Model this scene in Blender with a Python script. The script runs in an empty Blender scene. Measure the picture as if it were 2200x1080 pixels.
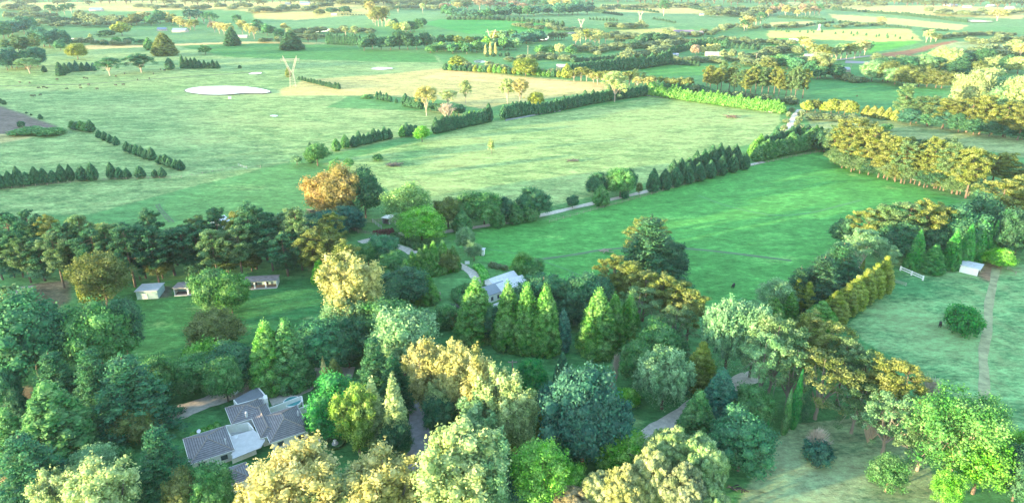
import bpy, math, random
import numpy as np
from mathutils import Vector
R = math.radians
S = bpy.context.scene
COL = S.collection
# ------------------------------------------------------------------ camera, world, sun, exposure
F = 1467.0                      # focal length in pixels of the 2200 px wide photograph
CAM_H = 100.0
PITCH = math.atan(600.0 / F)
cam = bpy.data.cameras.new('camera'); camo = bpy.data.objects.new('camera', cam); COL.objects.link(camo)
camo.location = (0, 0, CAM_H); camo.rotation_euler = (math.pi / 2 - PITCH, 0, 0)
cam.sensor_width = 36; cam.lens = F / 2200 * 36; cam.clip_start = 1; cam.clip_end = 30000
S.camera = camo
SUN_EL, SUN_AZ = R(5.0), R(245)            # azimuth clockwise from +Y: low sun on the left, a little behind the camera
SUN_DIR = Vector((math.sin(SUN_AZ) * math.cos(SUN_EL), math.cos(SUN_AZ) * math.cos(SUN_EL), math.sin(SUN_EL)))
W = bpy.data.worlds.new('World'); S.world = W; W.use_nodes = True
nt = W.node_tree; bg = nt.nodes['Background']
sky = nt.nodes.new('ShaderNodeTexSky'); sky.sky_type = 'NISHITA'; sky.sun_disc = False
sky.sun_elevation = SUN_EL; sky.sun_rotation = SUN_AZ; sky.air_density = 1.0; sky.dust_density = 0.3; sky.ozone_density = 1.2
nt.links.new(sky.outputs[0], bg.inputs[0]); bg.inputs[1].default_value = 0.15
sl = bpy.data.lights.new('sun', 'SUN'); so = bpy.data.objects.new('sun', sl); COL.objects.link(so)
sl.energy = 2.6; sl.angle = R(0.5); sl.color = (1.0, 0.74, 0.40)
so.rotation_euler = SUN_DIR.to_track_quat('Z', 'Y').to_euler()
S.view_settings.view_transform = 'Standard'; S.view_settings.look = 'None'
S.view_settings.exposure = 3.5; S.view_settings.gamma = 1.0
S.cycles.max_bounces = 6; S.cycles.diffuse_bounces = 3; S.cycles.transparent_max_bounces = 8; S.cycles.volume_bounces = 0
# ------------------------------------------------------------------ terrain
def hgt(x, y):
    x = np.asarray(x, float); y = np.asarray(y, float)
    a = np.clip((y - 150) / 1800, 0, 1)
    h = a * (6.0 * np.sin(x / 310 + 1.0) * np.cos(y / 260 + x / 900 + .5) + 3.5 * np.sin(x / 170 - y / 240 + 2.0))
    h = h + 0.5 * np.sin(x / 43 + 1.3) * np.sin(y / 57)
    # long unseen hill added left of and behind the camera to shade the foreground
    u = (x + 820) * 0.92 + (y - 80) * 0.39
    v = -(x + 820) * 0.39 + (y - 80) * 0.92
    h = h + 62 * np.exp(-(u / 150) ** 2) / (1 + np.exp((np.abs(v) - 430) / 60))
    return h
cP, sP = math.cos(PITCH), math.sin(PITCH)
def ray(px, py):
    r = (px - 1100) / F; u = (540 - py) / F
    return np.array([r, cP + u * sP, -sP + u * cP])
def G(px, py, z=0.0):
    """world point where the sight line through a pixel meets the ground (or a level z above it)"""
    d = ray(px, py); t = (CAM_H - z) / -d[2]
    for _ in range(40):
        x, y = d[0] * t, d[1] * t
        t = .5 * t + .5 * (CAM_H - z - float(hgt(x, y))) / -d[2]
    return Vector((d[0] * t, d[1] * t, CAM_H + d[2] * t))
def proj(p):
    dx, dy, dz = p[0], p[1], p[2] - CAM_H
    dep = dy * cP - dz * sP
    return 1100 + F * dx / dep, 540 - F * (dy * sP + dz * cP) / dep, dep
def mpp(p): return proj(p)[2] / F
def ground_z(x, y): return float(hgt(x, y))
# ------------------------------------------------------------------ tags
def tag(o, label, cat=None, group=None, kind=None):
    if label: o['label'] = label
    if cat: o['category'] = cat
    if group: o['group'] = group
    if kind: o['kind'] = kind
    return o
def link(name, me, mats=(), parent=None):
    o = bpy.data.objects.new(name, me); COL.objects.link(o)
    if me is not None:
        for m in mats:
            if m.name not in [q.name for q in me.materials if q]: me.materials.append(m)
    if parent: o.parent = parent
    return o
def empty(name, loc, rz=0.0):
    o = bpy.data.objects.new(name, None); COL.objects.link(o); o.location = loc; o.rotation_euler = (0, 0, rz)
    o.empty_display_size = 1; return o
# ------------------------------------------------------------------ materials
def newmat(name):
    m = bpy.data.materials.new(name); m.use_nodes = True
    t = m.node_tree; b = t.nodes['Principled BSDF']; return m, t, b
def N(t, ty, **kw):
    n = t.nodes.new(ty)
    for k, v in kw.items():
        if k.startswith('i_'): n.inputs[k[2:].replace('_', ' ')].default_value = v
        elif k.startswith('n_'): n.inputs[int(k[2:])].default_value = v
        else: setattr(n, k, v)
    return n
def plain(name, c, rough=.7, var=.15, scale=1.5, metal=0.0, bump=0.0):
    m, t, b = newmat(name)
    tc = N(t, 'ShaderNodeTexCoord'); nz = N(t, 'ShaderNodeTexNoise', i_Scale=scale, i_Detail=5.0, i_Roughness=.65)
    t.links.new(tc.outputs['Object'], nz.inputs['Vector'])
    r = N(t, 'ShaderNodeMapRange', n_1=.3, n_2=.7, n_3=1 - var, n_4=1 + var); t.links.new(nz.outputs[0], r.inputs[0])
    v = N(t, 'ShaderNodeVectorMath', operation='SCALE'); v.inputs[0].default_value = c[:3]
    t.links.new(r.outputs[0], v.inputs['Scale']); t.links.new(v.outputs[0], b.inputs['Base Color'])
    b.inputs['Roughness'].default_value = rough; b.inputs['Metallic'].default_value = metal
    if bump:
        bp = N(t, 'ShaderNodeBump', i_Strength=bump, i_Distance=.05); t.links.new(nz.outputs[0], bp.inputs['Height']); t.links.new(bp.outputs[0], b.inputs['Normal'])
    return m
def foliage():
    m, t, b = newmat('foliage'); L = t.links.new
    oi = N(t, 'ShaderNodeObjectInfo'); at = N(t, 'ShaderNodeAttribute', attribute_name='rnd'); ge = N(t, 'ShaderNodeNewGeometry')
    nz = N(t, 'ShaderNodeTexNoise', i_Scale=.33, i_Detail=3.0, i_Roughness=.7); L(ge.outputs['Position'], nz.inputs['Vector'])
    r = N(t, 'ShaderNodeMapRange', n_1=0, n_2=1, n_3=.45, n_4=1.6); L(at.outputs['Fac'], r.inputs[0])
    q = N(t, 'ShaderNodeMapRange', n_1=.3, n_2=.7, n_3=.78, n_4=1.25); L(nz.outputs[0], q.inputs[0])
    mm = N(t, 'ShaderNodeMath', operation='MULTIPLY'); L(r.outputs[0], mm.inputs[0]); L(q.outputs[0], mm.inputs[1])
    v = N(t, 'ShaderNodeVectorMath', operation='SCALE'); L(oi.outputs['Color'], v.inputs[0]); L(mm.outputs[0], v.inputs['Scale'])
    sat = N(t, 'ShaderNodeMapRange', n_1=.3, n_2=.7, n_3=1.15, n_4=.82); L(nz.outputs[0], sat.inputs[0])
    hs = N(t, 'ShaderNodeHueSaturation', i_Value=1.5); L(v.outputs[0], hs.inputs['Color']); L(sat.outputs[0], hs.inputs['Saturation'])
    hm = N(t, 'ShaderNodeMath', operation='ADD'); L(at.outputs['Fac'], hm.inputs[0]); L(nz.outputs[0], hm.inputs[1])
    hr = N(t, 'ShaderNodeMapRange', n_1=.2, n_2=1.7, n_3=.54, n_4=.45); L(hm.outputs[0], hr.inputs[0]); L(hr.outputs[0], hs.inputs['Hue'])
    b.inputs['Roughness'].default_value = .6; b.inputs['Specular IOR Level'].default_value = .1
    L(hs.outputs[0], b.inputs['Base Color'])
    tr = N(t, 'ShaderNodeBsdfTranslucent'); L(hs.outputs[0], tr.inputs[0])
    mx = N(t, 'ShaderNodeMixShader', n_0=.35); L(b.outputs[0], mx.inputs[1]); L(tr.outputs[0], mx.inputs[2])
    L(mx.outputs[0], t.nodes['Material Output'].inputs[0]); return m
M_LEAF = foliage()
M_BARK = plain('bark', (.12, .09, .07), .9, .4, 4)
M_GREYB = plain('grey_bark', (.2, .18, .16), .9, .3, 4)
M_PALE = plain('pale_bark', (.36, .31, .25), .8, .3, 3)
M_WHITE = plain('white_paint', (.78, .78, .76), .5, .08, 2)
M_TIN = plain('galvanised_roof', (.55, .57, .6), .45, .18, 1.2)
M_RUST = plain('weathered_roof', (.24, .21, .21), .8, .35, .8)
M_TEAL = plain('pale_teal_paint', (.32, .47, .46), .7, .15, 2)
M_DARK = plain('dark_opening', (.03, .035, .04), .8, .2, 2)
M_GLASS = plain('window_glass', (.06, .08, .1), .15, .2, 2)
M_WOOD = plain('weathered_timber', (.3, .25, .2), .85, .3, 2)
M_RED = plain('red_brick', (.32, .13, .09), .85, .25, 2)
M_BLUE = plain('blue_plastic', (.03, .12, .5), .5, .1, 2)
M_BLUER = plain('blue_grey_roof', (.14, .2, .3), .5, .15, 1)
M_STEEL = plain('galvanised_steel', (.38, .36, .32), .55, .1, 1)
M_COW = plain('black_hide', (.02, .018, .017), .8, .3, 3)
M_POOL = plain('teal_cover', (.04, .25, .25), .4, .1, 2)
M_CONC = plain('pale_paving', (.46, .46, .47), .8, .12, .8)
M_CONC2 = plain('grey_membrane', (.17, .19, .22), .8, .12, .8)
# ------------------------------------------------------------------ mesh builder
class MB:
    def __init__(s): s.v = []; s.f = []; s.m = []
    def add(s, vs, fs, mi=0):
        o = len(s.v); s.v += [tuple(a) for a in vs]; s.f += [tuple(i + o for i in f) for f in fs]; s.m += [mi] * len(fs); return s
    def box(s, c, d, mi=0, rz=0.0):
        x, y, z = d[0] / 2, d[1] / 2, d[2] / 2; co, si = math.cos(rz), math.sin(rz)
        vs = [(sx * x, sy * y, sz * z) for sz in (-1, 1) for sx, sy in ((-1, -1), (1, -1), (1, 1), (-1, 1))]
        vs = [(c[0] + a * co - b * si, c[1] + a * si + b * co, c[2] + e) for a, b, e in vs]
        return s.add(vs, [(3, 2, 1, 0), (4, 5, 6, 7), (0, 1, 5, 4), (1, 2, 6, 5), (2, 3, 7, 6), (3, 0, 4, 7)], mi)
    def tube(s, p, r, n=5, mi=0, cap=True):
        p = [Vector(a) for a in p]; r = r if hasattr(r, '__len__') else [r] * len(p); o = len(s.v)
        for i, a in enumerate(p):
            d = (p[min(i + 1, len(p) - 1)] - p[max(i - 1, 0)]).normalized()
            e = d.cross(Vector((0, 0, 1)) if abs(d.z) < .9 else Vector((1, 0, 0))).normalized(); g = d.cross(e)
            for k in range(n):
                an = 2 * math.pi * k / n; s.v.append(tuple(a + (e * math.cos(an) + g * math.sin(an)) * r[i]))
        for i in range(len(p) - 1):
            for k in range(n):
                k2 = (k + 1) % n; s.f.append((o + i * n + k, o + i * n + k2, o + (i + 1) * n + k2, o + (i + 1) * n + k)); s.m.append(mi)
        if cap: s.f.append(tuple(o + (len(p) - 1) * n + k for k in range(n))); s.m.append(mi)
        return s
    def mesh(s, name, mats):
        me = bpy.data.meshes.new(name); me.from_pydata(s.v, [], s.f)
        for m in mats: me.materials.append(m)
        me.polygons.foreach_set('material_index', s.m); me.update(); return me
    def build(s, name, mats, parent=None):
        if not isinstance(mats, (list, tuple)): mats = [mats]
        return link(name, s.mesh(name, mats), parent=parent)
# ------------------------------------------------------------------ tree prototypes (metres, later scaled to the height and width of each tree)
def ico():
    p = (1 + 5 ** .5) / 2
    v = [(-1, p, 0), (1, p, 0), (-1, -p, 0), (1, -p, 0), (0, -1, p), (0, 1, p), (0, -1, -p), (0, 1, -p), (p, 0, -1), (p, 0, 1), (-p, 0, -1), (-p, 0, 1)]
    f = [(0, 11, 5), (0, 5, 1), (0, 1, 7), (0, 7, 10), (0, 10, 11), (1, 5, 9), (5, 11, 4), (11, 10, 2), (10, 7, 6), (7, 1, 8), (3, 9, 4), (3, 4, 2), (3, 2, 6), (3, 6, 8), (3, 8, 9), (4, 9, 5), (2, 4, 11), (6, 2, 10), (8, 6, 7), (9, 8, 1)]
    v = [Vector(a).normalized() for a in v]; nf = []; mid = {}
    def m(a, b):
        k = (min(a, b), max(a, b))
        if k not in mid: v.append(((v[a] + v[b]) / 2).normalized()); mid[k] = len(v) - 1
        return mid[k]
    for a, b, c in f:
        x, y, z = m(a, b), m(b, c), m(c, a); nf += [(a, x, z), (b, y, x), (c, z, y), (x, y, z)]
    return np.array([tuple(a) for a in v]), np.array(nf)
ICV, ICF = ico()
def crown_mesh(name, cl, n, s, rng, core=.82, norm=None, trunk=None, up=.0):
    """cl: list of clumps (cx,cy,cz,rx,ry,rz). n leaves of size s in metres spread over the clumps' shells."""
    cl = np.array(cl); k = len(cl)
    area = (cl[:, 3] * cl[:, 4] + cl[:, 4] * cl[:, 5] + cl[:, 3] * cl[:, 5]); pr = area / area.sum()
    ci = rng.choice(k, n, p=pr); crnd = rng.random(k)
    d = rng.normal(size=(n, 3)); d[:, 2] += up; d /= np.linalg.norm(d, axis=1)[:, None]
    c = cl[ci]; rad = (.72 + .75 * rng.random(n) ** 1.6 if core < .76 else .82 + .34 * rng.random(n))[:, None]
    p = c[:, :3] + d * c[:, 3:] * rad
    nn = d / c[:, 3:]; nn /= np.linalg.norm(nn, axis=1)[:, None]
    nn = nn * .85 + rng.normal(size=(n, 3)) * .6; nn /= np.linalg.norm(nn, axis=1)[:, None]
    a = np.cross(nn, rng.normal(size=(n, 3))); a /= np.linalg.norm(a, axis=1)[:, None]; b = np.cross(nn, a)
    sz = s * rng.uniform(.6, 1.35, n)[:, None]
    q = np.stack([p - a * sz, p - b * sz * .7, p + a * sz, p + b * sz * .7], 1).reshape(-1, 3)
    qf = np.arange(4 * n).reshape(-1, 4).tolist()
    rn = (.4 * crnd[ci] + .6 * rng.random(n)).tolist()
    vs = [q]; fs = qf; off = 4 * n
    if core > 0:
        for i in range(k):
            v = ICV * (1 + rng.normal(0, .09, (len(ICV), 1))) * cl[i, 3:] * core + cl[i, :3]
            vs.append(v); fs += (ICF + off).tolist(); off += len(v); rn += (.45 * crnd[i] + .55 * rng.random(len(ICF))).tolist()
    v = np.concatenate(vs)
    if norm: v = v / np.array(norm)
    mi = [0] * len(fs)
    if trunk and trunk.v:
        tv = np.array(trunk.v) / np.array(norm); fs = fs + [tuple(i + off for i in f) for f in trunk.f]
        v = np.concatenate([v, tv]); mi += [1] * len(trunk.f); rn += [.5] * len(trunk.f)
    me = bpy.data.meshes.new(name); me.from_pydata(v.tolist(), [], fs)
    me.attributes.new('rnd', 'FLOAT', 'FACE').data.foreach_set('value', rn)
    me.materials.append(M_LEAF); me.polygons.foreach_set('material_index', mi); me.update()
    return me
GA = 2.399963
# kind: (H, W, leaf size, leaves, pale bark?, core)
KIND = {
 'cone':   (18, 8.0, .30, 7500, 0, .86), 'drop':   (10, 6.0, .26, 4200, 0, .86), 'column': (15, 2.4, .2, 2600, 0, .86),
 'ridge':  (13, 9.0, .28, 6500, 0, .85), 'round':  (13, 12., .34, 6500, 0, .8), 'poplar': (21, 12., .34, 8500, 1, .72),
 'cedar':  (19, 12., .30, 8000, 0, .6), 'pine':   (21, 11., .30, 5600, 0, .66), 'gum':    (18, 14., .32, 4800, 1, .62),
 'billow': (14, 13., .24, 9500, 0, .93), 'willow': (15, 13., .30, 8000, 0, .7), 'bush':   (4, 6., .26, 1800, 0, .78),
 'spread': (20, 19., .30, 7500, 1, .4), 'scrag':  (18, 12., .28, 3200, 1, .35), 'flat':   (10, 16., .28, 6500, 0, .6),
 'twig':   (6, 5., .1, 0, 1, 0), 'loose':  (14, 11., .30, 4200, 0, .5)}
def clumps(kind, rng, H, Wd):
    cl = []; tr = MB(); U = rng.uniform; w = Wd / 2
    def trunk(top, r0, r1=.05, base=0.0, x=0, y=0):
        k = 6; p = [(x * i / k + U(-.1, .1) * (i > 0), y * i / k + U(-.1, .1) * (i > 0), base + (top - base) * i / k - (.4 if i == 0 else 0)) for i in range(k + 1)]
        tr.tube(p, [r0 + (r1 - r0) * i / k for i in range(k + 1)], 6)
    def limb(a, b, r0, r1=.03, sag=.12):
        a, b = Vector(a), Vector(b); m = (a + b) / 2; m.z -= (b - a).length * sag
        tr.tube([a, m, b], [r0, (r0 + r1) / 2, r1], 4)
    def coneish(prof, n, cr, base, vz=1.25, fill=9, pos=.82):
        for i in range(n):
            t = (i + U(0, 1)) / n; t = 1 - (1 - t) ** .85 if kind != 'column' else t
            z = base + (H - base) * t; r = w * prof(t); a = i * GA + U(-.4, .4)
            c = cr * (.45 + .75 * (1 - t) ** .6) * U(.8, 1.25); rr = max(0, r - c * .7) * U(.9, 1.08)
            cl.append((math.cos(a) * rr, math.sin(a) * rr, min(z, H - c * vz * .8), c, c, c * vz))
        for i in range(fill):
            t = i / fill; r = w * prof(t) * .74; cl.append((0, 0, base + (H - base) * (t + .05), r, r, (H - base) / fill * 1.3))
        cl.append((0, 0, H - cr * .7, cr * .3, cr * .3, cr * .95))
    if kind == 'cone':
        coneish(lambda t: 1.12 * min(1, .78 + t * 2.2) * (1 - t) ** .52, 190, w * .21, .2, 1.1); trunk(H * .7, .35)
    elif kind == 'drop':
        coneish(lambda t: 1.12 * min(1, .62 + t * 2.4) * (1 - t ** 2) ** .7, 110, w * .25, H * .09, 1.1); trunk(H * .7, .22)
    elif kind == 'column':
        coneish(lambda t: min(1, .5 + t * 2.5) * (1 - t ** 2.5) ** .8, 60, w * .45, .3, 2.0); trunk(H * .6, .15)
    elif kind == 'ridge':
        for L in range(9):
            t = L / 8; z = H * (.12 + .82 * t); r = w * (1 - t ** 1.7) ** .72 * (.82 + .18 * min(1, t * 4)); n = max(4, int(13 * r / w))
            for i in range(n):
                a = 2 * math.pi * (i + U(-.2, .2)) / n + L; c = U(.8, 1.15) * w * .24
                cl.append((math.cos(a) * max(0, r - c * .5), math.sin(a) * max(0, r - c * .5), z + U(-.3, .3), c, c, c * .62))
            cl.append((0, 0, z, r * .72, r * .72, H * .1))
        trunk(H * .6, .3)
    elif kind in ('round', 'loose', 'bush'):
        n = {'round': 62, 'loose': 46, 'bush': 26}[kind]; b = {'round': .12, 'loose': .18, 'bush': .0}[kind]
        lob = [(U(0, 6.28), U(.1, .45), U(.75, 1.05)) for _ in range(5)]
        for i in range(n):
            t = (i + .5) / n; zz = 1 - 1.55 * t; a = i * GA; rr = math.sqrt(max(0, 1 - zz * zz)); k = U(.78, 1.08)
            la = lob[i % 5]; k *= .82 + .28 * (math.cos(a - la[0]) > .3) * la[2]
            c = w * U(.2, .34) * (1 if kind != 'loose' else .8)
            x, y = math.cos(a) * rr * k * (w - c * .6), math.sin(a) * rr * k * (w - c * .6); z = H * (b + (1 - b) * .45) + zz * k * (H * (1 - b) * .55 - c * .6)
            cl.append((x, y, z, c, c, c * .85))
            if kind != 'bush' and i % 4 == 0: limb((0, 0, H * .3), (x * .9, y * .9, z - c * .3), .14)
        cl.append((0, 0, H * .52, w * (.6 if kind != 'loose' else .45), w * (.6 if kind != 'loose' else .45), H * .3))
        if kind != 'bush': trunk(H * .6, .32)
    elif kind == 'billow':
        for i in range(30):
            t = (i + .5) / 30; zz = 1 - 1.35 * t; a = i * GA; rr = math.sqrt(max(0, 1 - zz * zz)); c0 = w * U(.24, .36); k = U(.85, 1.1)
            x, y, z = math.cos(a) * rr * (w - c0) * k, math.sin(a) * rr * (w - c0) * k, H * .5 + zz * (H * .5 - c0) * k
            cl.append((x, y, z, c0 * .8, c0 * .8, c0 * .75))
            for j in range(11):
                v = rng.normal(size=3); v[2] = abs(v[2]) * .8; v /= np.linalg.norm(v); c = c0 * U(.3, .45)
                cl.append((x + v[0] * c0 * .7, y + v[1] * c0 * .7, z + v[2] * c0 * .65, c, c, c * .85))
        cl.append((0, 0, H * .45, w * .7, w * .7, H * .35)); trunk(H * .5, .4)
    elif kind == 'poplar':
        for L in range(9):
            a = L * GA + U(-.3, .3); lean = (0.08 if L == 0 else U(.35, .8)) * w; top = H * (1 if L == 0 else U(.74, .97)); bz = H * U(.12, .24)
            nseg = 11
            for i in range(nseg):
                t = i / (nseg - 1); q = t ** .6; z = bz + (top - bz) * t; x, y = math.cos(a) * lean * q, math.sin(a) * lean * q
                env = w * .42 * (1 - t ** 3) ** .5 * min(1, .6 + t * 2) + .3
                for _ in range(2):
                    c = env * U(.4, .6); cl.append((x + U(-1, 1) * env * .7, y + U(-1, 1) * env * .7, z + U(-.5, .5), c, c, c * 1.3))
            tr.tube([(0, 0, bz * .5), (math.cos(a) * lean * .6, math.sin(a) * lean * .6, bz + (top - bz) * .35), (math.cos(a) * lean * .95, math.sin(a) * lean * .95, bz + (top - bz) * .85)], [.22, .14, .04], 4)
        trunk(H * .5, .42)
    elif kind in ('cedar', 'flat'):
        lay = 12 if kind == 'cedar' else 5
        for L in range(lay):
            t = (L + U(-.2, .2)) / lay; z = H * (.12 + .85 * t) if kind == 'cedar' else H * (.35 + .6 * t)
            r = w * ((1 - t) ** .8 if kind == 'cedar' else (1 - t * t) ** .5) * U(.88, 1.08) + .4; nb = max(5, int(9 * (r / w) ** .5))
            for j in range(nb):
                a = 2 * math.pi * (j + U(-.25, .25)) / nb + L * 1.3; rl = r * U(.75, 1.1)
                m = max(2, int(rl / .95))
                for i in range(m):
                    q = (i + .8) / m; c = (.55 + .35 * (1 - abs(q - .6))) * (1.15 if kind == 'flat' else 1)
                    zz = z + .25 * rl * .3 - rl * .38 * q * q if kind == 'cedar' else z + U(-.3, .3)
                    cl.append((math.cos(a) * rl * q, math.sin(a) * rl * q, max(zz, .4), c * 1.15, c * 1.15, c * .42))
                limb((0, 0, z), (math.cos(a) * rl * .8, math.sin(a) * rl * .8, z - rl * .15), .1, .03, -.03)
        for i in range(6): t = i / 6; cl.append((0, 0, H * (.2 + .72 * t), w * .28 * (1 - t) + .2, w * .28 * (1 - t) + .2, H * .1)) if kind == 'cedar' else None
        if kind == 'cedar': cl.append((0, 0, H - .5, .25, .25, .8))
        trunk(H * .95, .4)
    elif kind == 'pine':
        trunk(H * .93, .36, .07, x=U(-.5, .5), y=U(-.5, .5)); n = 46
        for i in range(n):
            t = (i + U(0, 1)) / n; z = H * (.34 + .62 * t); e = math.sqrt(max(.05, 1 - ((t - .5) / .62) ** 2)); a = i * GA + U(-.5, .5)
            r = w * e * U(.35, 1.0) * (.75 if t > .85 else 1); c = U(.85, 1.5) * (1.1 - .3 * t)
            x, y = math.cos(a) * max(0, r - c * .5), math.sin(a) * max(0, r - c * .5)
            for _ in range(3): cl.append((x + U(-.8, .8), y + U(-.8, .8), min(z + U(-.35, .5), H - .5), c * .72, c * .72, c * .5))
            if i % 2 == 0: limb((0, 0, z - U(.3, 1)), (x, y, z - .1), .09)
    elif kind in ('gum', 'spread', 'scrag'):
        nl = {'gum': 8, 'spread': 11, 'scrag': 9}[kind]; zf = H * U(.18, .26); trunk(H * .4, .36, .16)
        for L in range(nl):
            a = L * GA + U(-.3, .3); q = U(.35, .95) if L else .1; tx, ty, tz = math.cos(a) * w * q * .8, math.sin(a) * w * q * .8, H * (.98 - .42 * q * q * U(.6, 1.2))
            tr.tube([(0, 0, zf), (tx * .45, ty * .45, zf + (tz - zf) * .5), (tx, ty, tz - .8)], [.24, .15, .05], 5)
            m = {'gum': 11, 'spread': 13, 'scrag': 9}[kind]
            for i in range(m):
                v = rng.normal(size=3); v /= np.linalg.norm(v); sp = w * (.36 if kind != 'spread' else .3); c = w * U(.12, .21) * (1 if kind != 'scrag' else .75)
                x, y, z = tx + v[0] * sp, ty + v[1] * sp, min(tz + v[2] * sp * .6 - .3, H - c)
                if i % 3 == 0: z = max(H * .15, z - H * U(.08, .4 if kind != 'gum' else .28))
                cl.append((x, y, z, c, c, c * .7))
                if i % 3 == 0: limb((tx * .75, ty * .75, zf + (tz - zf) * .7), (x, y, z), .07, .02, 0)
    elif kind == 'willow':
        for i in range(95):
            t = (i + .5) / 95; zz = 1 - 1.25 * t; a = i * GA; rr = math.sqrt(max(0, 1 - zz * zz)); k = U(.72, 1.08)
            c = U(.6, 1.0); x, y, z = math.cos(a) * rr * k * (w - c), math.sin(a) * rr * k * (w - c), H * .55 + zz * k * (H * .45 - c * 1.2)
            cl.append((x, y, z, c, c, c * 1.45))
            if i % 2: cl.append((x * 1.05, y * 1.05, z - c * 1.8, c * .7, c * .7, c * 1.5))
            if i % 6 == 0: limb((0, 0, H * .3), (x * .85, y * .85, z), .13)
        cl.append((0, 0, H * .5, w * .6, w * .6, H * .33)); trunk(H * .55, .4)
    elif kind == 'twig':
        for i in range(46):
            a = i * GA; q = U(.2, 1); p = Vector((math.cos(a) * w * q * .8, math.sin(a) * w * q * .8, H * (1.02 - .4 * q * q) * U(.8, 1)))
            m = p * .5 + Vector((U(-.3, .3), U(-.3, .3), U(0, .6))); tr.tube([(0, 0, 0), m, p], [.09, .06, .03], 3)
            for j in range(5): e = p + Vector((U(-1, 1), U(-1, 1), U(-.2, 1))) * .9; tr.tube([m + (p - m) * U(.2, 1), e], [.04, .02], 3, cap=False)
    return cl, tr
PROTO = {}
def proto(kind, lod, var):
    k = (kind, lod, var)
    if k in PROTO: return PROTO[k]
    rng = np.random.default_rng(abs(hash((len(kind), kind[0] == 'c', var))) % 99991 + sum(map(ord, kind)) * 7 + var * 131)
    H, Wd, s, n, pale, core = KIND[kind]
    cl, tr = clumps(kind, rng, H, Wd); norm = (Wd, Wd, H); bark = M_GREYB if kind in ('scrag', 'poplar') else M_PALE if pale else M_BARK
    if kind == 'twig':
        v = np.array(tr.v) / np.array(norm); t2 = MB(); t2.v = [tuple(a) for a in v]; t2.f = tr.f; t2.m = tr.m
        me = t2.mesh('bare_branches', [M_PALE]); PROTO[k] = (None, me); return PROTO[k]
    if lod == 0:
        cm = crown_mesh(kind + '_crown', cl, int(n * 2.5), s * .66, rng, core * .9, norm)
        t2 = MB(); t2.v = [tuple(a) for a in (np.array(tr.v).reshape(-1, 3) / np.array(norm))]; t2.f = tr.f; t2.m = tr.m
        PROTO[k] = (cm, t2.mesh(kind + '_trunk', [bark]))
    else:
        f = (.3, .1)[lod - 1]; sc = (1.5, 2.6)[lod - 1]
        if len(cl) > 60 and lod == 2:
            idx = rng.choice(len(cl), 60, replace=False); big = [c for c in cl if c[3] > Wd * .2]; cl = [cl[i] for i in idx] + big
        if lod == 2: tr.f = [q for q in tr.f][:60 if kind not in ('gum', 'pine', 'spread', 'scrag') else 400]
        cm = crown_mesh(kind + '_tree', cl, int(n * f), s * sc, rng, core, norm, tr)
        cm.materials.append(bark); PROTO[k] = (cm, None)
    return PROTO[k]
NAME = {'cone': 'cypress_tree', 'drop': 'conifer_tree', 'column': 'column_cypress_tree', 'ridge': 'cypress_tree', 'round': 'broadleaf_tree', 'poplar': 'poplar_tree',
        'cedar': 'cedar_tree', 'pine': 'pine_tree', 'gum': 'gum_tree', 'billow': 'domed_tree', 'willow': 'willow_tree', 'bush': 'shrub_plant', 'spread': 'spreading_tree',
        'scrag': 'gum_tree', 'flat': 'cedar_tree', 'twig': 'bare_shrub_plant', 'loose': 'broadleaf_tree'}
RN = random.Random(11)
NT = 0
def h_of(p, x, y, hpx):
    lo, hi = .2, 90
    for _ in range(24):
        m = (lo + hi) / 2
        if proj((p.x, p.y, p.z + m))[1] > y - hpx: lo = m
        else: hi = m
    return lo
def tree(kind, x, yt, yb, wpx, col, label, group=None, var=None, rz=None, name=None):
    """x, yt, yb, wpx: centre, top, foot and width in photograph pixels; becomes a tree of real size standing on the ground there"""
    global NT
    xb = x + (1100 - x) * ((yb - yt) / 2) / (4134 - (yb + yt) / 2)
    p = G(xb, yb); lo, hi = .2, 90
    for _ in range(30):
        m = (lo + hi) / 2
        if proj((p.x, p.y, p.z + m))[1] > yt: lo = m
        else: hi = m
    h = lo; hp = yb - yt; wd = wpx * mpp(p) * (1.14 if wpx > 40 else 1.06)
    lod = 0 if hp > 34 or wpx > 40 else (1 if hp > 15 else 2)
    if kind == 'twig': lod = 0
    if var is None: var = NT % (3 if lod < 2 else 2)
    NT += 1
    cm, tm = proto(kind, lod, var)
    nm = name or NAME[kind]; rot = RN.uniform(0, 6.28) if rz is None else rz
    j = RN.uniform(.88, 1.13); c = (col[0] * j, col[1] * j * RN.uniform(.96, 1.04), col[2] * j, 1)
    if lod == 0 and cm is not None:
        root = empty(nm, p, rot); root.scale = (wd, wd, h)
        a = bpy.data.objects.new('crown', cm); COL.objects.link(a); a.parent = root; a.color = c
        if kind not in ('bush',):
            b = bpy.data.objects.new('trunk', tm); COL.objects.link(b); b.parent = root
    else:
        root = bpy.data.objects.new(nm, cm or tm); COL.objects.link(root); root.location = p; root.rotation_euler = (RN.uniform(-.04, .04), RN.uniform(-.04, .04), rot); root.scale = (wd, wd, h); root.color = c
    tag(root, label, 'shrub' if kind in ('bush', 'twig') else 'tree', group)
    return root
ONES = 'first second third fourth fifth sixth seventh eighth ninth tenth eleventh twelfth thirteenth fourteenth fifteenth sixteenth seventeenth eighteenth nineteenth'.split()
TENS = {2: 'twent', 3: 'thirt', 4: 'fort', 5: 'fift'}
def ordw(i):
    if i < 20: return ONES[i - 1]
    t, o = divmod(i, 10); return TENS[t] + ('ieth' if o == 0 else ('y-' if t < 9 else '') + ONES[o - 1])
def along(pts, t):
    L = [math.dist(pts[i], pts[i + 1]) for i in range(len(pts) - 1)]; s = t * sum(L)
    for i, l in enumerate(L):
        if s <= l or i == len(L) - 1: q = s / l; return pts[i][0] + (pts[i + 1][0] - pts[i][0]) * q, pts[i][1] + (pts[i + 1][1] - pts[i][1]) * q
        s -= l
FAR = {'distant_conifers': [], 'distant_trees': []}
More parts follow.
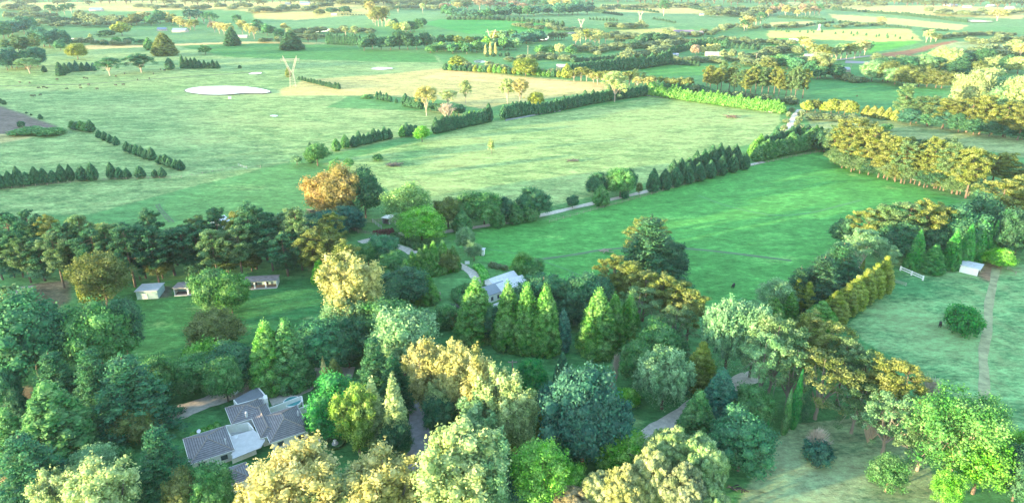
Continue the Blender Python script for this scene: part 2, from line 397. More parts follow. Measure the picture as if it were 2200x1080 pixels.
def row(kind, pts, n, h, w, col, desc, place, jit=(0, 0), end='left'):
    """n trees whose feet follow a line; h (and w) may be (first, last) heights in px. desc + place give each its own label by its order."""
    kinds = kind if isinstance(kind, (list, tuple)) else [kind]; cols = col if isinstance(col, list) else [col]
    h = h if isinstance(h, tuple) else (h, h); w = w if isinstance(w, tuple) else (w, w); sp = []
    if max(h) <= 20 and kinds[0] in ('round', 'gum', 'loose') and n > 3 and w[0] > 6: n = int(n * 1.7); w = (w[0] * 1.15, w[1] * 1.15)
    for i in range(n):
        t = i / max(1, n - 1); x, y = along(pts, t)
        sp.append((x + RN.uniform(-1, 1) * jit[0], y + RN.uniform(-1, 1) * jit[1], t))
    sp.sort(key=lambda a: a[0] if end == 'left' else a[1]); out = []
    far = (max(h) <= 14 and kinds[0] in ('drop', 'cone')) or (max(h) <= 20 and kinds[0] in ('round', 'gum', 'loose', 'bush'))
    if kinds[0] == 'drop' and n > 10: w = (w[0] * 1.22, w[1] * 1.22)
    for i, (x, y, t) in enumerate(sp):
        if far:
            p = G(x, y); FAR['distant_conifers' if kinds[0] in ('drop', 'cone') else 'distant_trees'].append((kinds[RN.randrange(len(kinds))], p, h_of(p, x, y, h[0] + (h[1] - h[0]) * t) * RN.uniform(.7, 1.15), (w[0] + (w[1] - w[0]) * t) * mpp(p) * RN.uniform(.85, 1.3), cols[RN.randrange(len(cols))]))
            continue
        hh = (h[0] + (h[1] - h[0]) * t) * (RN.uniform(.72, 1.2) if kinds[0] in ('pine', 'gum') else RN.uniform(.8, 1.15)); ww = (w[0] + (w[1] - w[0]) * t) * RN.uniform(.88, 1.12)
        lab = f'{desc}, {ordw(i + 1)} from the {end if end == "left" else "far end"} {place}' if n > 1 else f'{desc} {place}'
        out.append(tree(kinds[RN.randrange(len(kinds))], x, y - hh, y, ww, cols[RN.randrange(len(cols))], lab, f'{desc} {place}'))
    return out
# ------------------------------------------------------------------ ground: one sheet, grass kinds painted per field as albedo
GRASS = (.09, .235, .075)
def poly_w(pts): return np.array([[*G(a, b)[:2]] for a, b in pts])
def inside(P, X, Y):
    r = np.zeros(X.shape, bool); n = len(P)
    bb = (X > P[:, 0].min()) & (X < P[:, 0].max()) & (Y > P[:, 1].min()) & (Y < P[:, 1].max())
    xs, ys = X[bb], Y[bb]; q = np.zeros(xs.shape, bool); j = n - 1
    for i in range(n):
        xi, yi, xj, yj = P[i][0], P[i][1], P[j][0], P[j][1]
        if yi != yj: q ^= ((yi > ys) != (yj > ys)) & (xs < (xj - xi) * (ys - yi) / (yj - yi) + xi)
        j = i
    r[bb] = q; return r
# (colour, dryness, polygon in photograph pixels), far to near
FIELDS = [
 ((0.130, 0.244, 0.084), .42, [(-200, 64), (2400, 64), (2400, -60), (-200, -60)]),
 ((0.094, 0.229, 0.084), .3, [(560, 62), (2400, 60), (2400, 12), (560, 14)]),
 ((0.104, 0.229, 0.084), .22, [(-200, 64), (560, 62), (900, 96), (700, 140), (300, 100), (-200, 110)]),
 ((0.281, 0.299, 0.092), .75, [(0, 18), (500, 22), (560, 30), (830, 14), (830, 4), (0, 3)]),
 ((0.281, 0.287, 0.084), .7, [(540, 18), (800, 14), (800, 30), (640, 44), (545, 40)]),
 ((0.281, 0.287, 0.092), .75, [(1290, 10), (1480, 14), (1560, 34), (1450, 30), (1310, 26)]),
 ((0.281, 0.287, 0.092), .8, [(1690, 4), (2200, 18), (2200, 42), (1960, 34), (1700, 12)]),
 ((0.294, 0.287, 0.092), .8, [(1655, 48), (1745, 46), (1750, 56), (1700, 60), (1652, 56)]),
 ((0.294, 0.287, 0.092), .8, [(1780, 30), (1950, 42), (2080, 55), (2060, 66), (1900, 52), (1800, 44)]),
 ((0.309, 0.323, 0.084), .7, [(1650, 66), (1950, 62), (1985, 88), (1880, 90), (1650, 82)]),
 ((0.281, 0.310, 0.084), .65, [(1320, 66), (1450, 58), (1460, 74), (1300, 88)]),
 ((0.052, 0.270, 0.053), .0, [(905, 50), (945, 42), (1060, 42), (1150, 48), (1212, 58), (1190, 66), (1100, 76), (1000, 73), (950, 62)]),
 ((0.052, 0.291, 0.038), .0, [(1650, 82), (1716, 82), (1714, 100), (1650, 98)]),
 ((0.094, 0.343, 0.038), .1, [(1866, 90), (1960, 89), (1975, 92), (1866, 116)]),
 ((0.239, 0.310, 0.125), .3, [(1955, 110), (2060, 90), (2165, 90), (2170, 110), (2080, 126), (1990, 122)]),
 ((0.073, 0.281, 0.061), .0, [(1955, 112), (2000, 104), (2100, 108), (2090, 114), (2000, 122)]),
 ((0.312, 0.135, 0.068), .0, [(1872, 128), (1880, 119), (1960, 106), (2052, 87), (2060, 90), (1990, 108), (1950, 121), (1985, 118), (1995, 124), (1940, 126), (1905, 131)]),
 ((0.073, 0.239, 0.053), .05, [(1370, 145), (1420, 139), (1530, 140), (1530, 162), (1400, 165)]),
 ((0.062, 0.218, 0.065), .08, [(1730, 162), (1865, 165), (1900, 185), (2040, 190), (1980, 225), (1900, 235), (1740, 212)]),
 ((0.052, 0.208, 0.057), .05, [(1815, 141), (1872, 140), (1870, 162), (1800, 165)]),
 ((0.122, 0.238, 0.085), .5, [(0, 100), (600, 100), (940, 120), (960, 150), (840, 170), (700, 230), (950, 240), (1060, 250), (720, 330), (560, 360), (0, 520), (-400, 520), (-400, 100)]),
 ((0.062, 0.208, 0.053), .05, [(385, 100), (560, 92), (700, 97), (930, 118), (940, 134), (800, 132), (620, 128), (480, 122)]),
 ((0.365, 0.299, 0.117), .8, [(176, 98), (330, 96), (520, 90), (700, 92), (700, 94), (520, 94), (350, 99), (180, 107)]),
 ((0.267, 0.275, 0.100), .7, [(660, 172), (820, 160), (960, 146), (1010, 152), (1100, 162), (1305, 178), (1300, 195), (1080, 224), (1040, 236), (920, 210), (760, 205), (600, 206), (592, 196)]),
 ((0.379, 0.299, 0.117), .85, [(900, 168), (960, 152), (1100, 166), (1298, 180), (1290, 194), (1200, 196), (1080, 178)]),
 ((0.135, 0.114, 0.099), .0, [(-60, 222), (0, 229), (70, 252), (132, 272), (60, 284), (0, 288), (-200, 292)]),
 ((0.252, 0.263, 0.109), .6, [(-60, 290), (60, 286), (70, 296), (0, 308), (-60, 312)]),
 ((0.078, 0.208, 0.068), .1, [(0, 470), (330, 455), (640, 375), (640, 345), (720, 355), (860, 400), (900, 470), (700, 470), (500, 480), (0, 520)]),
 ((0.130, 0.250, 0.082), .6, [(700, 352), (1060, 262), (1180, 245), (1400, 208), (1680, 244), (1650, 300), (1560, 330), (1400, 390), (1180, 440), (940, 490), (870, 440), (820, 395)]),
 ((.075, .275, .062), .12, [(940, 500), (1180, 468), (1620, 350), (1800, 300), (1880, 370), (2060, 430), (1840, 500), (1660, 640), (1500, 650), (1300, 600), (1180, 600), (1040, 560)]),
 ((0.125, 0.218, 0.084), .6, [(1725, 238), (1800, 245), (2200, 300), (2400, 330), (2400, 370), (2200, 340), (2000, 305), (1850, 300), (1740, 290)]),
 ((0.070, 0.230, 0.085), .55, [(1940, 600), (1990, 580), (2230, 565), (2500, 900), (2500, 1000), (2200, 940), (2000, 820), (1850, 740), (1815, 700)]),
 ((.105, .215, .105), .7, [(1560, 1100), (1640, 950), (1700, 900), (1850, 900), (2000, 980), (2100, 1160), (1560, 1160)]),
 ((.05, .185, .055), .12, [(250, 600), (600, 600), (720, 600), (700, 690), (560, 760), (380, 790), (255, 760)]),
 ((0.135, 0.125, 0.076), .2, [(55, 612), (150, 600), (165, 640), (130, 660), (60, 640)]),
 ((0.125, 0.125, 0.091), .1, [(335, 615), (375, 612), (382, 636), (338, 640)]),
 ((0.270, 0.187, 0.084), .5, [(15, 830), (70, 820), (90, 850), (60, 880), (10, 890)]),
 ((0.146, 0.125, 0.076), .3, [(2130, 560), (2160, 565), (2140, 600), (2125, 605), (2100, 590), (2110, 575)]),
]
# patches of straw (+) or lush grass and painted shade (-): x, y, half-width, half-height in px, amount
BLOBS = [(60, 193, 70, 4, .5), (300, 230, 120, 8, .3), (420, 210, 40, 5, .7), (470, 260, 90, 10, .3), (640, 268, 60, 8, .4), (800, 240, 60, 12, .4), (120, 345, 80, 7, .35), (420, 300, 80, 14, .35),
 (520, 400, 80, 6, .4), (1010, 300, 90, 10, .4), (980, 350, 60, 12, .5), (1060, 320, 60, 10, .3), (1280, 270, 130, 8, .5), (1480, 262, 90, 8, .5), (1400, 295, 150, 10, .2), (1270, 385, 80, 14, .35), (1160, 420, 60, 12, .3), (1630, 255, 50, 10, .4),
 (940, 400, 60, 12, .35), (1300, 225, 90, 6, -.3), (1500, 230, 70, 6, .3), (880, 330, 26, 22, -.5), (1800, 275, 60, 10, .4), (1970, 300, 100, 10, .35), (2100, 320, 60, 8, .3),
 (1690, 560, 60, 10, .2), (1410, 470, 60, 9, .25), (1160, 505, 60, 5, .2), (1830, 375, 14, 4, .8), (1915, 402, 22, 4, .7), (1950, 620, 60, 20, -.5), (1940, 570, 30, 8, .5), (2030, 590, 50, 10, .3), (2000, 730, 90, 50, .4), (1930, 680, 50, 22, .5), (2150, 700, 40, 60, .2), (2080, 680, 60, 24, -.3), (2160, 580, 50, 10, .9),  # first minus patch here paints the soft shade beside the cypress row
 (470, 660, 60, 6, .3), (660, 690, 16, 4, .6), (350, 695, 30, 5, .4), (1680, 985, 60, 20, .6), (1820, 1000, 60, 18, .6), (1720, 1060, 90, 20, .5), (1760, 940, 40, 12, .3), (1355, 900, 16, 14, .8), (1340, 780, 30, 12, .3), (1270, 780, 60, 8, .15),
 (100, 610, 50, 14, .6), (45, 850, 40, 20, .9), (560, 205, 40, 6, .4), (700, 196, 70, 5, .8), (640, 204, 50, 4, .8), (1330, 240, 100, 6, .35), (1440, 245, 80, 6, .3), (880, 150, 120, 6, .3), (300, 120, 120, 6, .2), (540, 128, 60, 8, .4), (250, 155, 80, 5, .25)]
BLOBS += [(x, y, 11, 22, .75) for x, y in ((2135, 600), (2132, 640), (2126, 680), (2122, 720), (2116, 760), (2112, 800), (2114, 840), (2112, 880))]
def build_ground():
    pys = np.concatenate([np.arange(1500, 1100, -12), np.arange(1100, 300, -2.0), np.arange(300, -10, -1.25), np.arange(-10, -50, -3.0)])
    ys = []
    for py in pys: d = ray(1100, py); ys.append(d[1] * CAM_H / -d[2])
    ys = np.concatenate([np.linspace(-1000, ys[0] - 12, 34), np.array(ys)])
    ys = ys[ys < 8600]; ys = np.concatenate([ys, [9200.0]])
    us = np.concatenate([-np.geomspace(9, 1.02, 50), np.linspace(-1, 1, 900), np.geomspace(1.02, 9, 36)])
    Y = np.repeat(ys[:, None], len(us), 1); X = us[None, :] * (np.maximum(Y, 40) + 250) * .86
    X = np.clip(X, -8800, 8800)
    Z = hgt(X, Y); nr, nc = X.shape
    rs = np.random.default_rng(5)
    wx = X + np.sin(Y / 7.3) * .8 + np.sin(Y / 31 + X / 23) * 1.6; wy = Y + np.sin(X / 8.1) * .8 + np.sin(X / 27) * 1.5
    C = np.tile(np.array(GRASS), (nr, nc, 1)); D = np.full((nr, nc), .12)
    C[(Y < 190)] = (.062, .2, .065)
    for c, dr, P in FIELDS:
        m = inside(poly_w(P), wx, wy); C[m] = c; D[m] = dr
    for bx, by, hw, hh, am in BLOBS:
        p = G(bx, by); sx = hw * mpp(p); sy = abs(G(bx, by - hh).y - G(bx, by + hh).y) / 2
        D += am * np.exp(-((wx - p.x) / sx) ** 2 - ((wy - p.y) / sy) ** 2)
    for _ in range(2):      # soften the field edges by one grid step
        C[1:-1, 1:-1] = (C[1:-1, 1:-1] * 2 + C[:-2, 1:-1] + C[2:, 1:-1] + C[1:-1, :-2] + C[1:-1, 2:]) / 6
    me = bpy.data.meshes.new('ground'); nv = nr * nc
    me.vertices.add(nv); me.vertices.foreach_set('co', np.stack([X, Y, Z], -1).astype(np.float32).ravel())
    i = (np.arange(nr - 1)[:, None] * nc + np.arange(nc - 1)[None, :]).ravel(); q = np.stack([i, i + 1, i + nc + 1, i + nc], 1)
    # left columns run away from x=-8800 clipping: drop zero-area cells
    xa = X.ravel(); ok = (xa[q[:, 1]] - xa[q[:, 0]] > 1e-4) & (xa[q[:, 2]] - xa[q[:, 3]] > 1e-4); q = q[ok]
    me.loops.add(len(q) * 4); me.loops.foreach_set('vertex_index', q.astype(np.int32).ravel())
    me.polygons.add(len(q)); me.polygons.foreach_set('loop_start', np.arange(0, len(q) * 4, 4, dtype=np.int32)); me.polygons.foreach_set('loop_total', np.full(len(q), 4, np.int32))
    me.update(); me.validate()
    me.polygons.foreach_set('use_smooth', [True] * len(me.polygons))
    ca = me.attributes.new('gcol', 'FLOAT_COLOR', 'POINT'); ca.data.foreach_set('color', np.concatenate([C, np.clip(D, 0, 1.2)[..., None]], -1).astype(np.float32).ravel())
    m, t, b = newmat('pasture')
    L = t.links.new; at = N(t, 'ShaderNodeAttribute', attribute_name='gcol'); tc = N(t, 'ShaderNodeTexCoord')
    def noise(sc, det=4, ro=.6, mp=None, dist=0.0):
        n = N(t, 'ShaderNodeTexNoise', i_Scale=sc, i_Detail=float(det), i_Roughness=ro, i_Distortion=dist)
        if mp:
            q = N(t, 'ShaderNodeMapping'); q.inputs['Scale'].default_value = mp[:3]; q.inputs['Rotation'].default_value = (0, 0, mp[3]); L(tc.outputs['Object'], q.inputs[0]); L(q.outputs[0], n.inputs['Vector'])
        else: L(tc.outputs['Object'], n.inputs['Vector'])
        return n.outputs[0]
    def mr(s, a, b_, c, d):
        r = N(t, 'ShaderNodeMapRange', n_1=a, n_2=b_, n_3=c, n_4=d); L(s, r.inputs[0]); return r.outputs[0]
    def ma(op, a, b_):
        n = N(t, 'ShaderNodeMath', operation=op)
        for k, s in enumerate((a, b_)):
            if isinstance(s, (int, float)): n.inputs[k].default_value = s
            else: L(s, n.inputs[k])
        return n.outputs[0]
    big = noise(.012, 3, .6); mid = noise(.06, 5, .68, (1, 2.2, 1, .2), .6); fine = noise(.5, 5, .72, (1, 1.8, 1, -.25)); grain = noise(2.2, 3, .7); tuft = noise(.17, 5, .7, (1, 2.0, 1, .1), .4)
    # dryness: alpha of gcol modulated by streaky noise
    s1 = ma('ADD', ma('MULTIPLY', big, .35), ma('ADD', ma('MULTIPLY', mid, .8), ma('MULTIPLY', fine, .75)))     # mean ~ .95
    thr = ma('SUBTRACT', 1.22, ma('MULTIPLY', at.outputs['Alpha'], .52))
    dry = N(t, 'ShaderNodeMapRange', n_3=0.0, n_4=1.0); L(s1, dry.inputs[0]); L(ma('SUBTRACT', thr, .13), dry.inputs[1]); L(ma('ADD', thr, .15), dry.inputs[2])
    dm = ma('MULTIPLY', dry.outputs[0], ma('MINIMUM', ma('MULTIPLY', at.outputs['Alpha'], 3.0), .85))
    mul = ma('MULTIPLY', ma('MULTIPLY', mr(mid, .3, .7, .74, 1.26), mr(tuft, .3, .7, .66, 1.34)), ma('MULTIPLY', mr(fine, .25, .75, .62, 1.38), mr(grain, .25, .75, .75, 1.25)))
    v = N(t, 'ShaderNodeVectorMath', operation='SCALE'); L(at.outputs['Color'], v.inputs[0]); L(mul, v.inputs['Scale'])
    mx = N(t, 'ShaderNodeMix', data_type='RGBA'); L(dm, mx.inputs[0]); L(v.outputs[0], mx.inputs[6])
    dv = N(t, 'ShaderNodeVectorMath', operation='MULTIPLY_ADD'); L(v.outputs[0], dv.inputs[0]); dv.inputs[1].default_value = (1.45, 1.35, 1.3); dv.inputs[2].default_value = (.125, .055, .04); L(dv.outputs[0], mx.inputs[7])
    L(mx.outputs[2], b.inputs['Base Color']); b.inputs['Roughness'].default_value = .9; b.inputs['Specular IOR Level'].default_value = .1
    bp = N(t, 'ShaderNodeBump', i_Strength=.5, i_Distance=.5); L(ma('ADD', fine, ma('MULTIPLY', grain, .3)), bp.inputs['Height']); L(bp.outputs[0], b.inputs['Normal'])
    o = link('ground', me, [m]); o['kind'] = 'structure'
build_ground()
# ------------------------------------------------------------------ roads, tracks, water laid a little above the ground
def resample(P, step):
    out = [P[0]]
    for a, b in zip(P, P[1:]):
        n = max(1, int((b - a).length / step)); out += [a + (b - a) * (i / n) for i in range(1, n + 1)]
    return out
def strip(name, px, wpx, mat, lift=.08, kind='structure', label=None, wm=None):
    """a ribbon along a pixel polyline, wpx wide (in px across at its first point) or wm metres wide"""
    P = [G(a, b) for a, b in px]
    for _ in range(2):
        Q = [P[0]]
        for a, b in zip(P, P[1:]): Q += [a * .75 + b * .25, a * .25 + b * .75]
        P = Q + [P[-1]]
    w = wm if wm else wpx * mpp(P[0]); P = resample(P, 3.0); mb = MB(); nc = 4
    for i, p in enumerate(P):
        d = (P[min(i + 1, len(P) - 1)] - P[max(i - 1, 0)]); d.z = 0; d.normalize(); n = Vector((-d.y, d.x, 0)); ww = w * (1 + .1 * math.sin(i * .9) + .06 * math.sin(i * 2.3))
        for k in range(nc + 1):
            q = p + n * ww * (k / nc - .5); mb.v.append((q.x, q.y, ground_z(q.x, q.y) + lift + .03 * (1 - abs(k / nc - .5) * 2)))
    for i in range(len(P) - 1):
        for k in range(nc): a = i * (nc + 1) + k; mb.f.append((a, a + nc + 1, a + nc + 2, a + 1)); mb.m.append(0)
    return tag(mb.build(name, mat), label, kind=kind)
M_GRAVEL = plain('pale_gravel', (.5, .46, .40), .95, .28, .9, bump=.3)
M_DIRT = plain('worn_dirt', (.17, .14, .13), .95, .3, .7)
M_TRACK = plain('worn_grass', (.12, .15, .09), .95, .3, .5)
M_SEAL = plain('grey_gravel', (.25, .25, .27), .9, .25, .8)
strip('driveway', [(940, 500), (1040, 486), (1150, 466), (1250, 442), (1330, 425), (1410, 407), (1500, 380), (1570, 363), (1640, 348)], 9, M_GRAVEL, wm=3.4)
strip('farm_road', [(1694, 282), (1700, 262), (1712, 244), (1720, 236)], 12, M_GRAVEL, wm=5)
strip('driveway', [(775, 522), (800, 514), (830, 506), (875, 502), (930, 500)], 14, M_GRAVEL, wm=4.5)
strip('driveway', [(835, 525), (870, 534), (890, 545)], 13, M_GRAVEL, wm=4)
strip('garden_path', [(982, 568), (1008, 580), (1024, 596), (1036, 620), (1040, 640)], 14, M_GRAVEL, wm=3.6)
strip('driveway', [(290, 912), (345, 900), (400, 880), (450, 862), (520, 835), (580, 812), (640, 806), (700, 802), (760, 800)], 24, M_GRAVEL, wm=6.0)
strip('driveway', [(580, 862), (620, 850), (660, 832), (680, 810)], 20, M_GRAVEL, wm=4)
strip('driveway', [(1330, 985), (1380, 945), (1420, 920), (1480, 880), (1530, 850), (1590, 818), (1640, 800)], 28, M_GRAVEL, wm=5.0)
strip('driveway', [(900, 860), (895, 900), (905, 945), (900, 970), (880, 1010)], 18, M_SEAL, wm=4.5)
strip('worn_track', [(2140, 575), (2134, 610), (2122, 660), (2125, 700), (2110, 760), (2116, 810), (2112, 880)], 22, plain('trampled_grass', (.27, .29, .15), .95, .4, .35), wm=2.4, lift=.05)
strip('wheel_track', [(1010, 530), (1120, 545), (1250, 590), (1290, 620)], 3, plain('pressed_grass', (.07, .24, .07), .95, .25, .4), wm=1.0)
strip('wheel_track', [(1500, 420), (1580, 450), (1700, 470), (1850, 430)], 3, bpy.data.materials['pressed_grass'], wm=1.3)
strip('drainage_ditch', [(-60, 187), (60, 184), (200, 181), (330, 170), (450, 162), (540, 156)], 3, plain('ditch_earth', (.045, .07, .05), .95, .3, .2), wm=3)
strip('farm_road', [(90, 50), (120, 51), (170, 49)], 3, M_GRAVEL, wm=9)
strip('farm_road', [(1880, 120), (1850, 122), (1815, 128), (1650, 138)], 3, M_SEAL, wm=8)
strip('dry_contour_track', [(1140, 560), (1230, 548), (1300, 535), (1400, 530), (1500, 535), (1700, 560)], 6, plain('faint_track', (.08, .17, .075), .95, .2, .3), wm=2.0)
strip('wheel_track', [(335, 440), (340, 450), (365, 478)], 3, plain('flattened_grass', (.06, .13, .06), .95, .2, .3), wm=.8)
strip('wheel_track', [(341, 438), (347, 450), (374, 478)], 3, bpy.data.materials['flattened_grass'], wm=.8)
strip('gravel_yard', [(1816, 133), (1860, 135), (1905, 134)], 3, M_SEAL, wm=24)
def sheet(name, pts, mat, lift=.12, label=None):
    P = [G(a, b) for a, b in pts]
    for _ in range(2):
        Q = []
        for i in range(len(P)): a, b = P[i], P[(i + 1) % len(P)]; Q += [a * .75 + b * .25, a * .25 + b * .75]
        P = Q
    c = sum(P, Vector()) / len(P); z = max(p.z for p in P) + lift if 'water' in name else None
    mb = MB(); mb.v = [(c.x, c.y, z if z is not None else ground_z(c.x, c.y) + lift)] + [(p.x, p.y, z if z is not None else ground_z(p.x, p.y) + lift) for p in P]
    mb.f = [(0, i + 1, (i + 1) % len(P) + 1) for i in range(len(P))]; mb.m = [0] * len(P)
    return tag(mb.build(name, mat), label, kind='structure')
M_BANK = plain('bank_grass_and_mud', (.13, .16, .09), .95, .35, .4)
mw, tw, bw = newmat('water'); bw.inputs['Base Color'].default_value = (.20, .25, .27, 1); bw.inputs['Roughness'].default_value = .12; bw.inputs['Specular IOR Level'].default_value = 1.0; bw.inputs['IOR'].default_value = 1.9
nz = N(tw, 'ShaderNodeTexNoise', i_Scale=.6); bp = N(tw, 'ShaderNodeBump', i_Strength=.03); tw.links.new(nz.outputs[0], bp.inputs['Height']); tw.links.new(bp.outputs[0], bw.inputs['Normal'])
for nm, pts in [('pond_water', [(394, 197), (405, 190), (440, 186), (500, 186), (550, 190), (586, 198), (570, 203), (520, 202), (480, 206), (430, 204)]),
    ('pond_water', [(532, 159), (545, 156), (564, 156), (560, 160), (540, 161)]), ('pond_water', [(796, 147), (810, 145), (840, 146), (848, 149), (820, 151), (800, 150)]),
    ('pond_water', [(145, 84), (180, 84), (208, 86), (200, 88), (160, 86)]), ('pond_water', [(1157, 80), (1170, 76), (1180, 76), (1178, 88), (1160, 90)]),
    ('pond_water', [(1208, 72), (1225, 69), (1246, 70), (1240, 74), (1212, 74)]), ('pond_water', [(655, 67), (690, 64), (722, 62), (724, 66), (680, 70), (658, 70)]),
    ('pond_water', [(1016, 131), (1030, 129), (1046, 131), (1044, 135), (1020, 136)]), ('pond_water', [(1692, 84), (1710, 84), (1738, 87), (1730, 89), (1700, 87)]),
    ('pond_water', [(2056, 44), (2080, 42), (2136, 46), (2130, 49), (2080, 49)]), ('pond_water', [(577, 249), (588, 247), (600, 249), (590, 252)])]:
    cx_ = sum(a for a, b in pts) / len(pts); cy_ = sum(b for a, b in pts) / len(pts)
    sheet('muddy_bank', [(cx_ + (a - cx_) * 1.04, cy_ + (b - cy_) * 1.1 - .2) for a, b in pts], M_BANK, .05)
    sheet(nm, pts, mw, .15 if nm else .1)
# ------------------------------------------------------------------ buildings
def tiles():
    m, t, b = newmat('grey_roof_tiles'); tc = N(t, 'ShaderNodeTexCoord'); wv = N(t, 'ShaderNodeTexWave', wave_type='BANDS', bands_direction='Z', i_Scale=1.55, i_Distortion=.6); wv.inputs['Detail Scale'].default_value = 3
    nz = N(t, 'ShaderNodeTexNoise', i_Scale=1.4, i_Detail=6.0, i_Roughness=.75); t.links.new(tc.outputs['Object'], wv.inputs[0]); t.links.new(tc.outputs['Object'], nz.inputs[0])
    a = N(t, 'ShaderNodeMapRange', n_1=.0, n_2=.6, n_3=.45, n_4=1.1); t.links.new(wv.outputs['Fac'], a.inputs[0])
    c = N(t, 'ShaderNodeMapRange', n_1=.3, n_2=.7, n_3=.65, n_4=1.35); t.links.new(nz.outputs[0], c.inputs[0])
    mu = N(t, 'ShaderNodeMath', operation='MULTIPLY'); t.links.new(a.outputs[0], mu.inputs[0]); t.links.new(c.outputs[0], mu.inputs[1])
    v = N(t, 'ShaderNodeVectorMath', operation='SCALE'); v.inputs[0].default_value = (.18, .175, .19); t.links.new(mu.outputs[0], v.inputs['Scale']); t.links.new(v.outputs[0], b.inputs['Base Color'])
    b.inputs['Roughness'].default_value = .75; bp = N(t, 'ShaderNodeBump', i_Strength=.6, i_Distance=.06); t.links.new(wv.outputs['Fac'], bp.inputs['Height']); t.links.new(bp.outputs[0], b.inputs['Normal']); return m
M_TILE = tiles(); M_CAP = plain('ridge_tiles', (.27, .23, .2), .8, .3, 2)
def wing(root, corners, th, eave=2.8, pitch=.42, over=.5):
    """a hipped wing: corners are its eave corners in px, th the house direction; fits a rectangle and builds wall, roof, ridge caps, windows"""
    gz = root.location.z; P = [G(a, b, eave) for a, b in corners]; co, si = math.cos(th), math.sin(th)
    L = [((p.x) * co + (p.y) * si, -(p.x) * si + (p.y) * co) for p in P]
    def mid2(v): v = sorted(v); return (v[0] + v[1]) / 2, (v[2] + v[3]) / 2
    x0, x1 = mid2([a[0] for a in L]); y0, y1 = mid2([a[1] for a in L])
    def w(x, y, z): return (x * co - y * si - root.location.x, x * si + y * co - root.location.y, z)
    a, b = x1 - x0, y1 - y0; cx, cy = (x0 + x1) / 2, (y0 + y1) / 2; rh = min(a, b) / 2 * pitch
    wl = MB(); k = over
    wl.v = [w(x0 + k, y0 + k, -.3), w(x1 - k, y0 + k, -.3), w(x1 - k, y1 - k, -.3), w(x0 + k, y1 - k, -.3), w(x0 + k, y0 + k, eave), w(x1 - k, y0 + k, eave), w(x1 - k, y1 - k, eave), w(x0 + k, y1 - k, eave)]
    wl.f = [(0, 1, 5, 4), (1, 2, 6, 5), (2, 3, 7, 6), (3, 0, 4, 7)]; wl.m = [0] * 4; wall = wl.build('wall', M_WHITE, root)
    rf = MB(); e = eave
    if a >= b: r1, r2 = (x0 + b / 2, cy), (x1 - b / 2, cy)
    else: r1, r2 = (cx, y0 + a / 2), (cx, y1 - a / 2)
    c4 = [(x0, y0), (x1, y0), (x1, y1), (x0, y1)]
    rf.v = [w(*q, e - .12) for q in c4] + [w(*q, e) for q in c4] + [w(*r1, e + rh), w(*r2, e + rh)]
    if a >= b: rf.f = [(4, 5, 9, 8), (5, 6, 9), (6, 7, 8, 9), (7, 4, 8)]
    else: rf.f = [(4, 5, 8), (5, 6, 9, 8), (6, 7, 9), (7, 4, 8, 9)]
    rf.f += [(0, 1, 5, 4), (1, 2, 6, 5), (2, 3, 7, 6), (3, 0, 4, 7), (3, 2, 1, 0)]; rf.m = [0] * len(rf.f); roof = rf.build('roof', M_TILE, root)
    cp = MB(); q = [Vector(w(*c, e + .03)) for c in c4]; A, B = Vector(w(*r1, e + rh + .04)), Vector(w(*r2, e + rh + .04))
    cp.tube([A, B], .12, 5); ends = [(q[0], A), (q[1], B), (q[2], B), (q[3], A)] if a >= b else [(q[0], A), (q[1], A), (q[2], B), (q[3], B)]
    for u, v in ends: cp.tube([u, v], .1, 5)
    cp.build('ridge_cap', M_CAP, roof)
    gt = MB()
    for i in range(4): u, v = Vector(w(*c4[i], e - .06)), Vector(w(*c4[(i + 1) % 4], e - .06)); gt.tube([u, v], .09, 5)
    gt.build('gutter', M_WHITE, roof)
    for s, n in ((0, int(a // 4)), (1, int(b // 4))):
        for i in range(n):
            f = (i + .5) / n
            for sd in (0, 1):
                m_ = MB(); f_ = MB()
                if s == 0: c = (x0 + a * f, (y0 + k - .02) if sd == 0 else (y1 - k + .02)); d = (1.4, .06, 1.2); d2 = (1.6, .05, 1.4)
                else: c = ((x0 + k - .02) if sd == 0 else (x1 - k + .02), y0 + b * f); d = (.06, 1.4, 1.2); d2 = (.05, 1.6, 1.4)
                W_ = w(*c, 1.4); f_.box(W_, d2, 0, th); fr = f_.build('window', M_WHITE, root); m_.box(W_, (d[0] + .03 * (s == 1), d[1] + .03 * (s == 0), d[2]), 0, th); m_.build('pane', M_GLASS, fr)
    return (x0, x1, y0, y1)
def flat(root, pts, z, th_, name, mat, thick=.2, parent=None):
    P = [G(a, b, z) for a, b in pts]; n = len(P); mb = MB()
    mb.v = [(p.x - root.location.x, p.y - root.location.y, z - thick) for p in P] + [(p.x - root.location.x, p.y - root.location.y, z) for p in P]
    mb.f = [tuple(range(n, 2 * n)), tuple(reversed(range(n)))] + [(i, (i + 1) % n, n + (i + 1) % n, n + i) for i in range(n)]; mb.m = [0] * len(mb.f)
    return mb.build(name, mat, parent or root)
def wallseg(root, a, b, h, name='garden_wall', mat=None, t=.25, z0=-.3):
    A, B = G(*a, h), G(*b, h); d = B - A; mb = MB(); c = (A + B) / 2 - root.location
    mb.box((c.x, c.y, (h + z0) / 2), (math.hypot(d.x, d.y), t, h - z0), 0, math.atan2(d.y, d.x)); return mb.build(name, mat or M_WHITE, root)
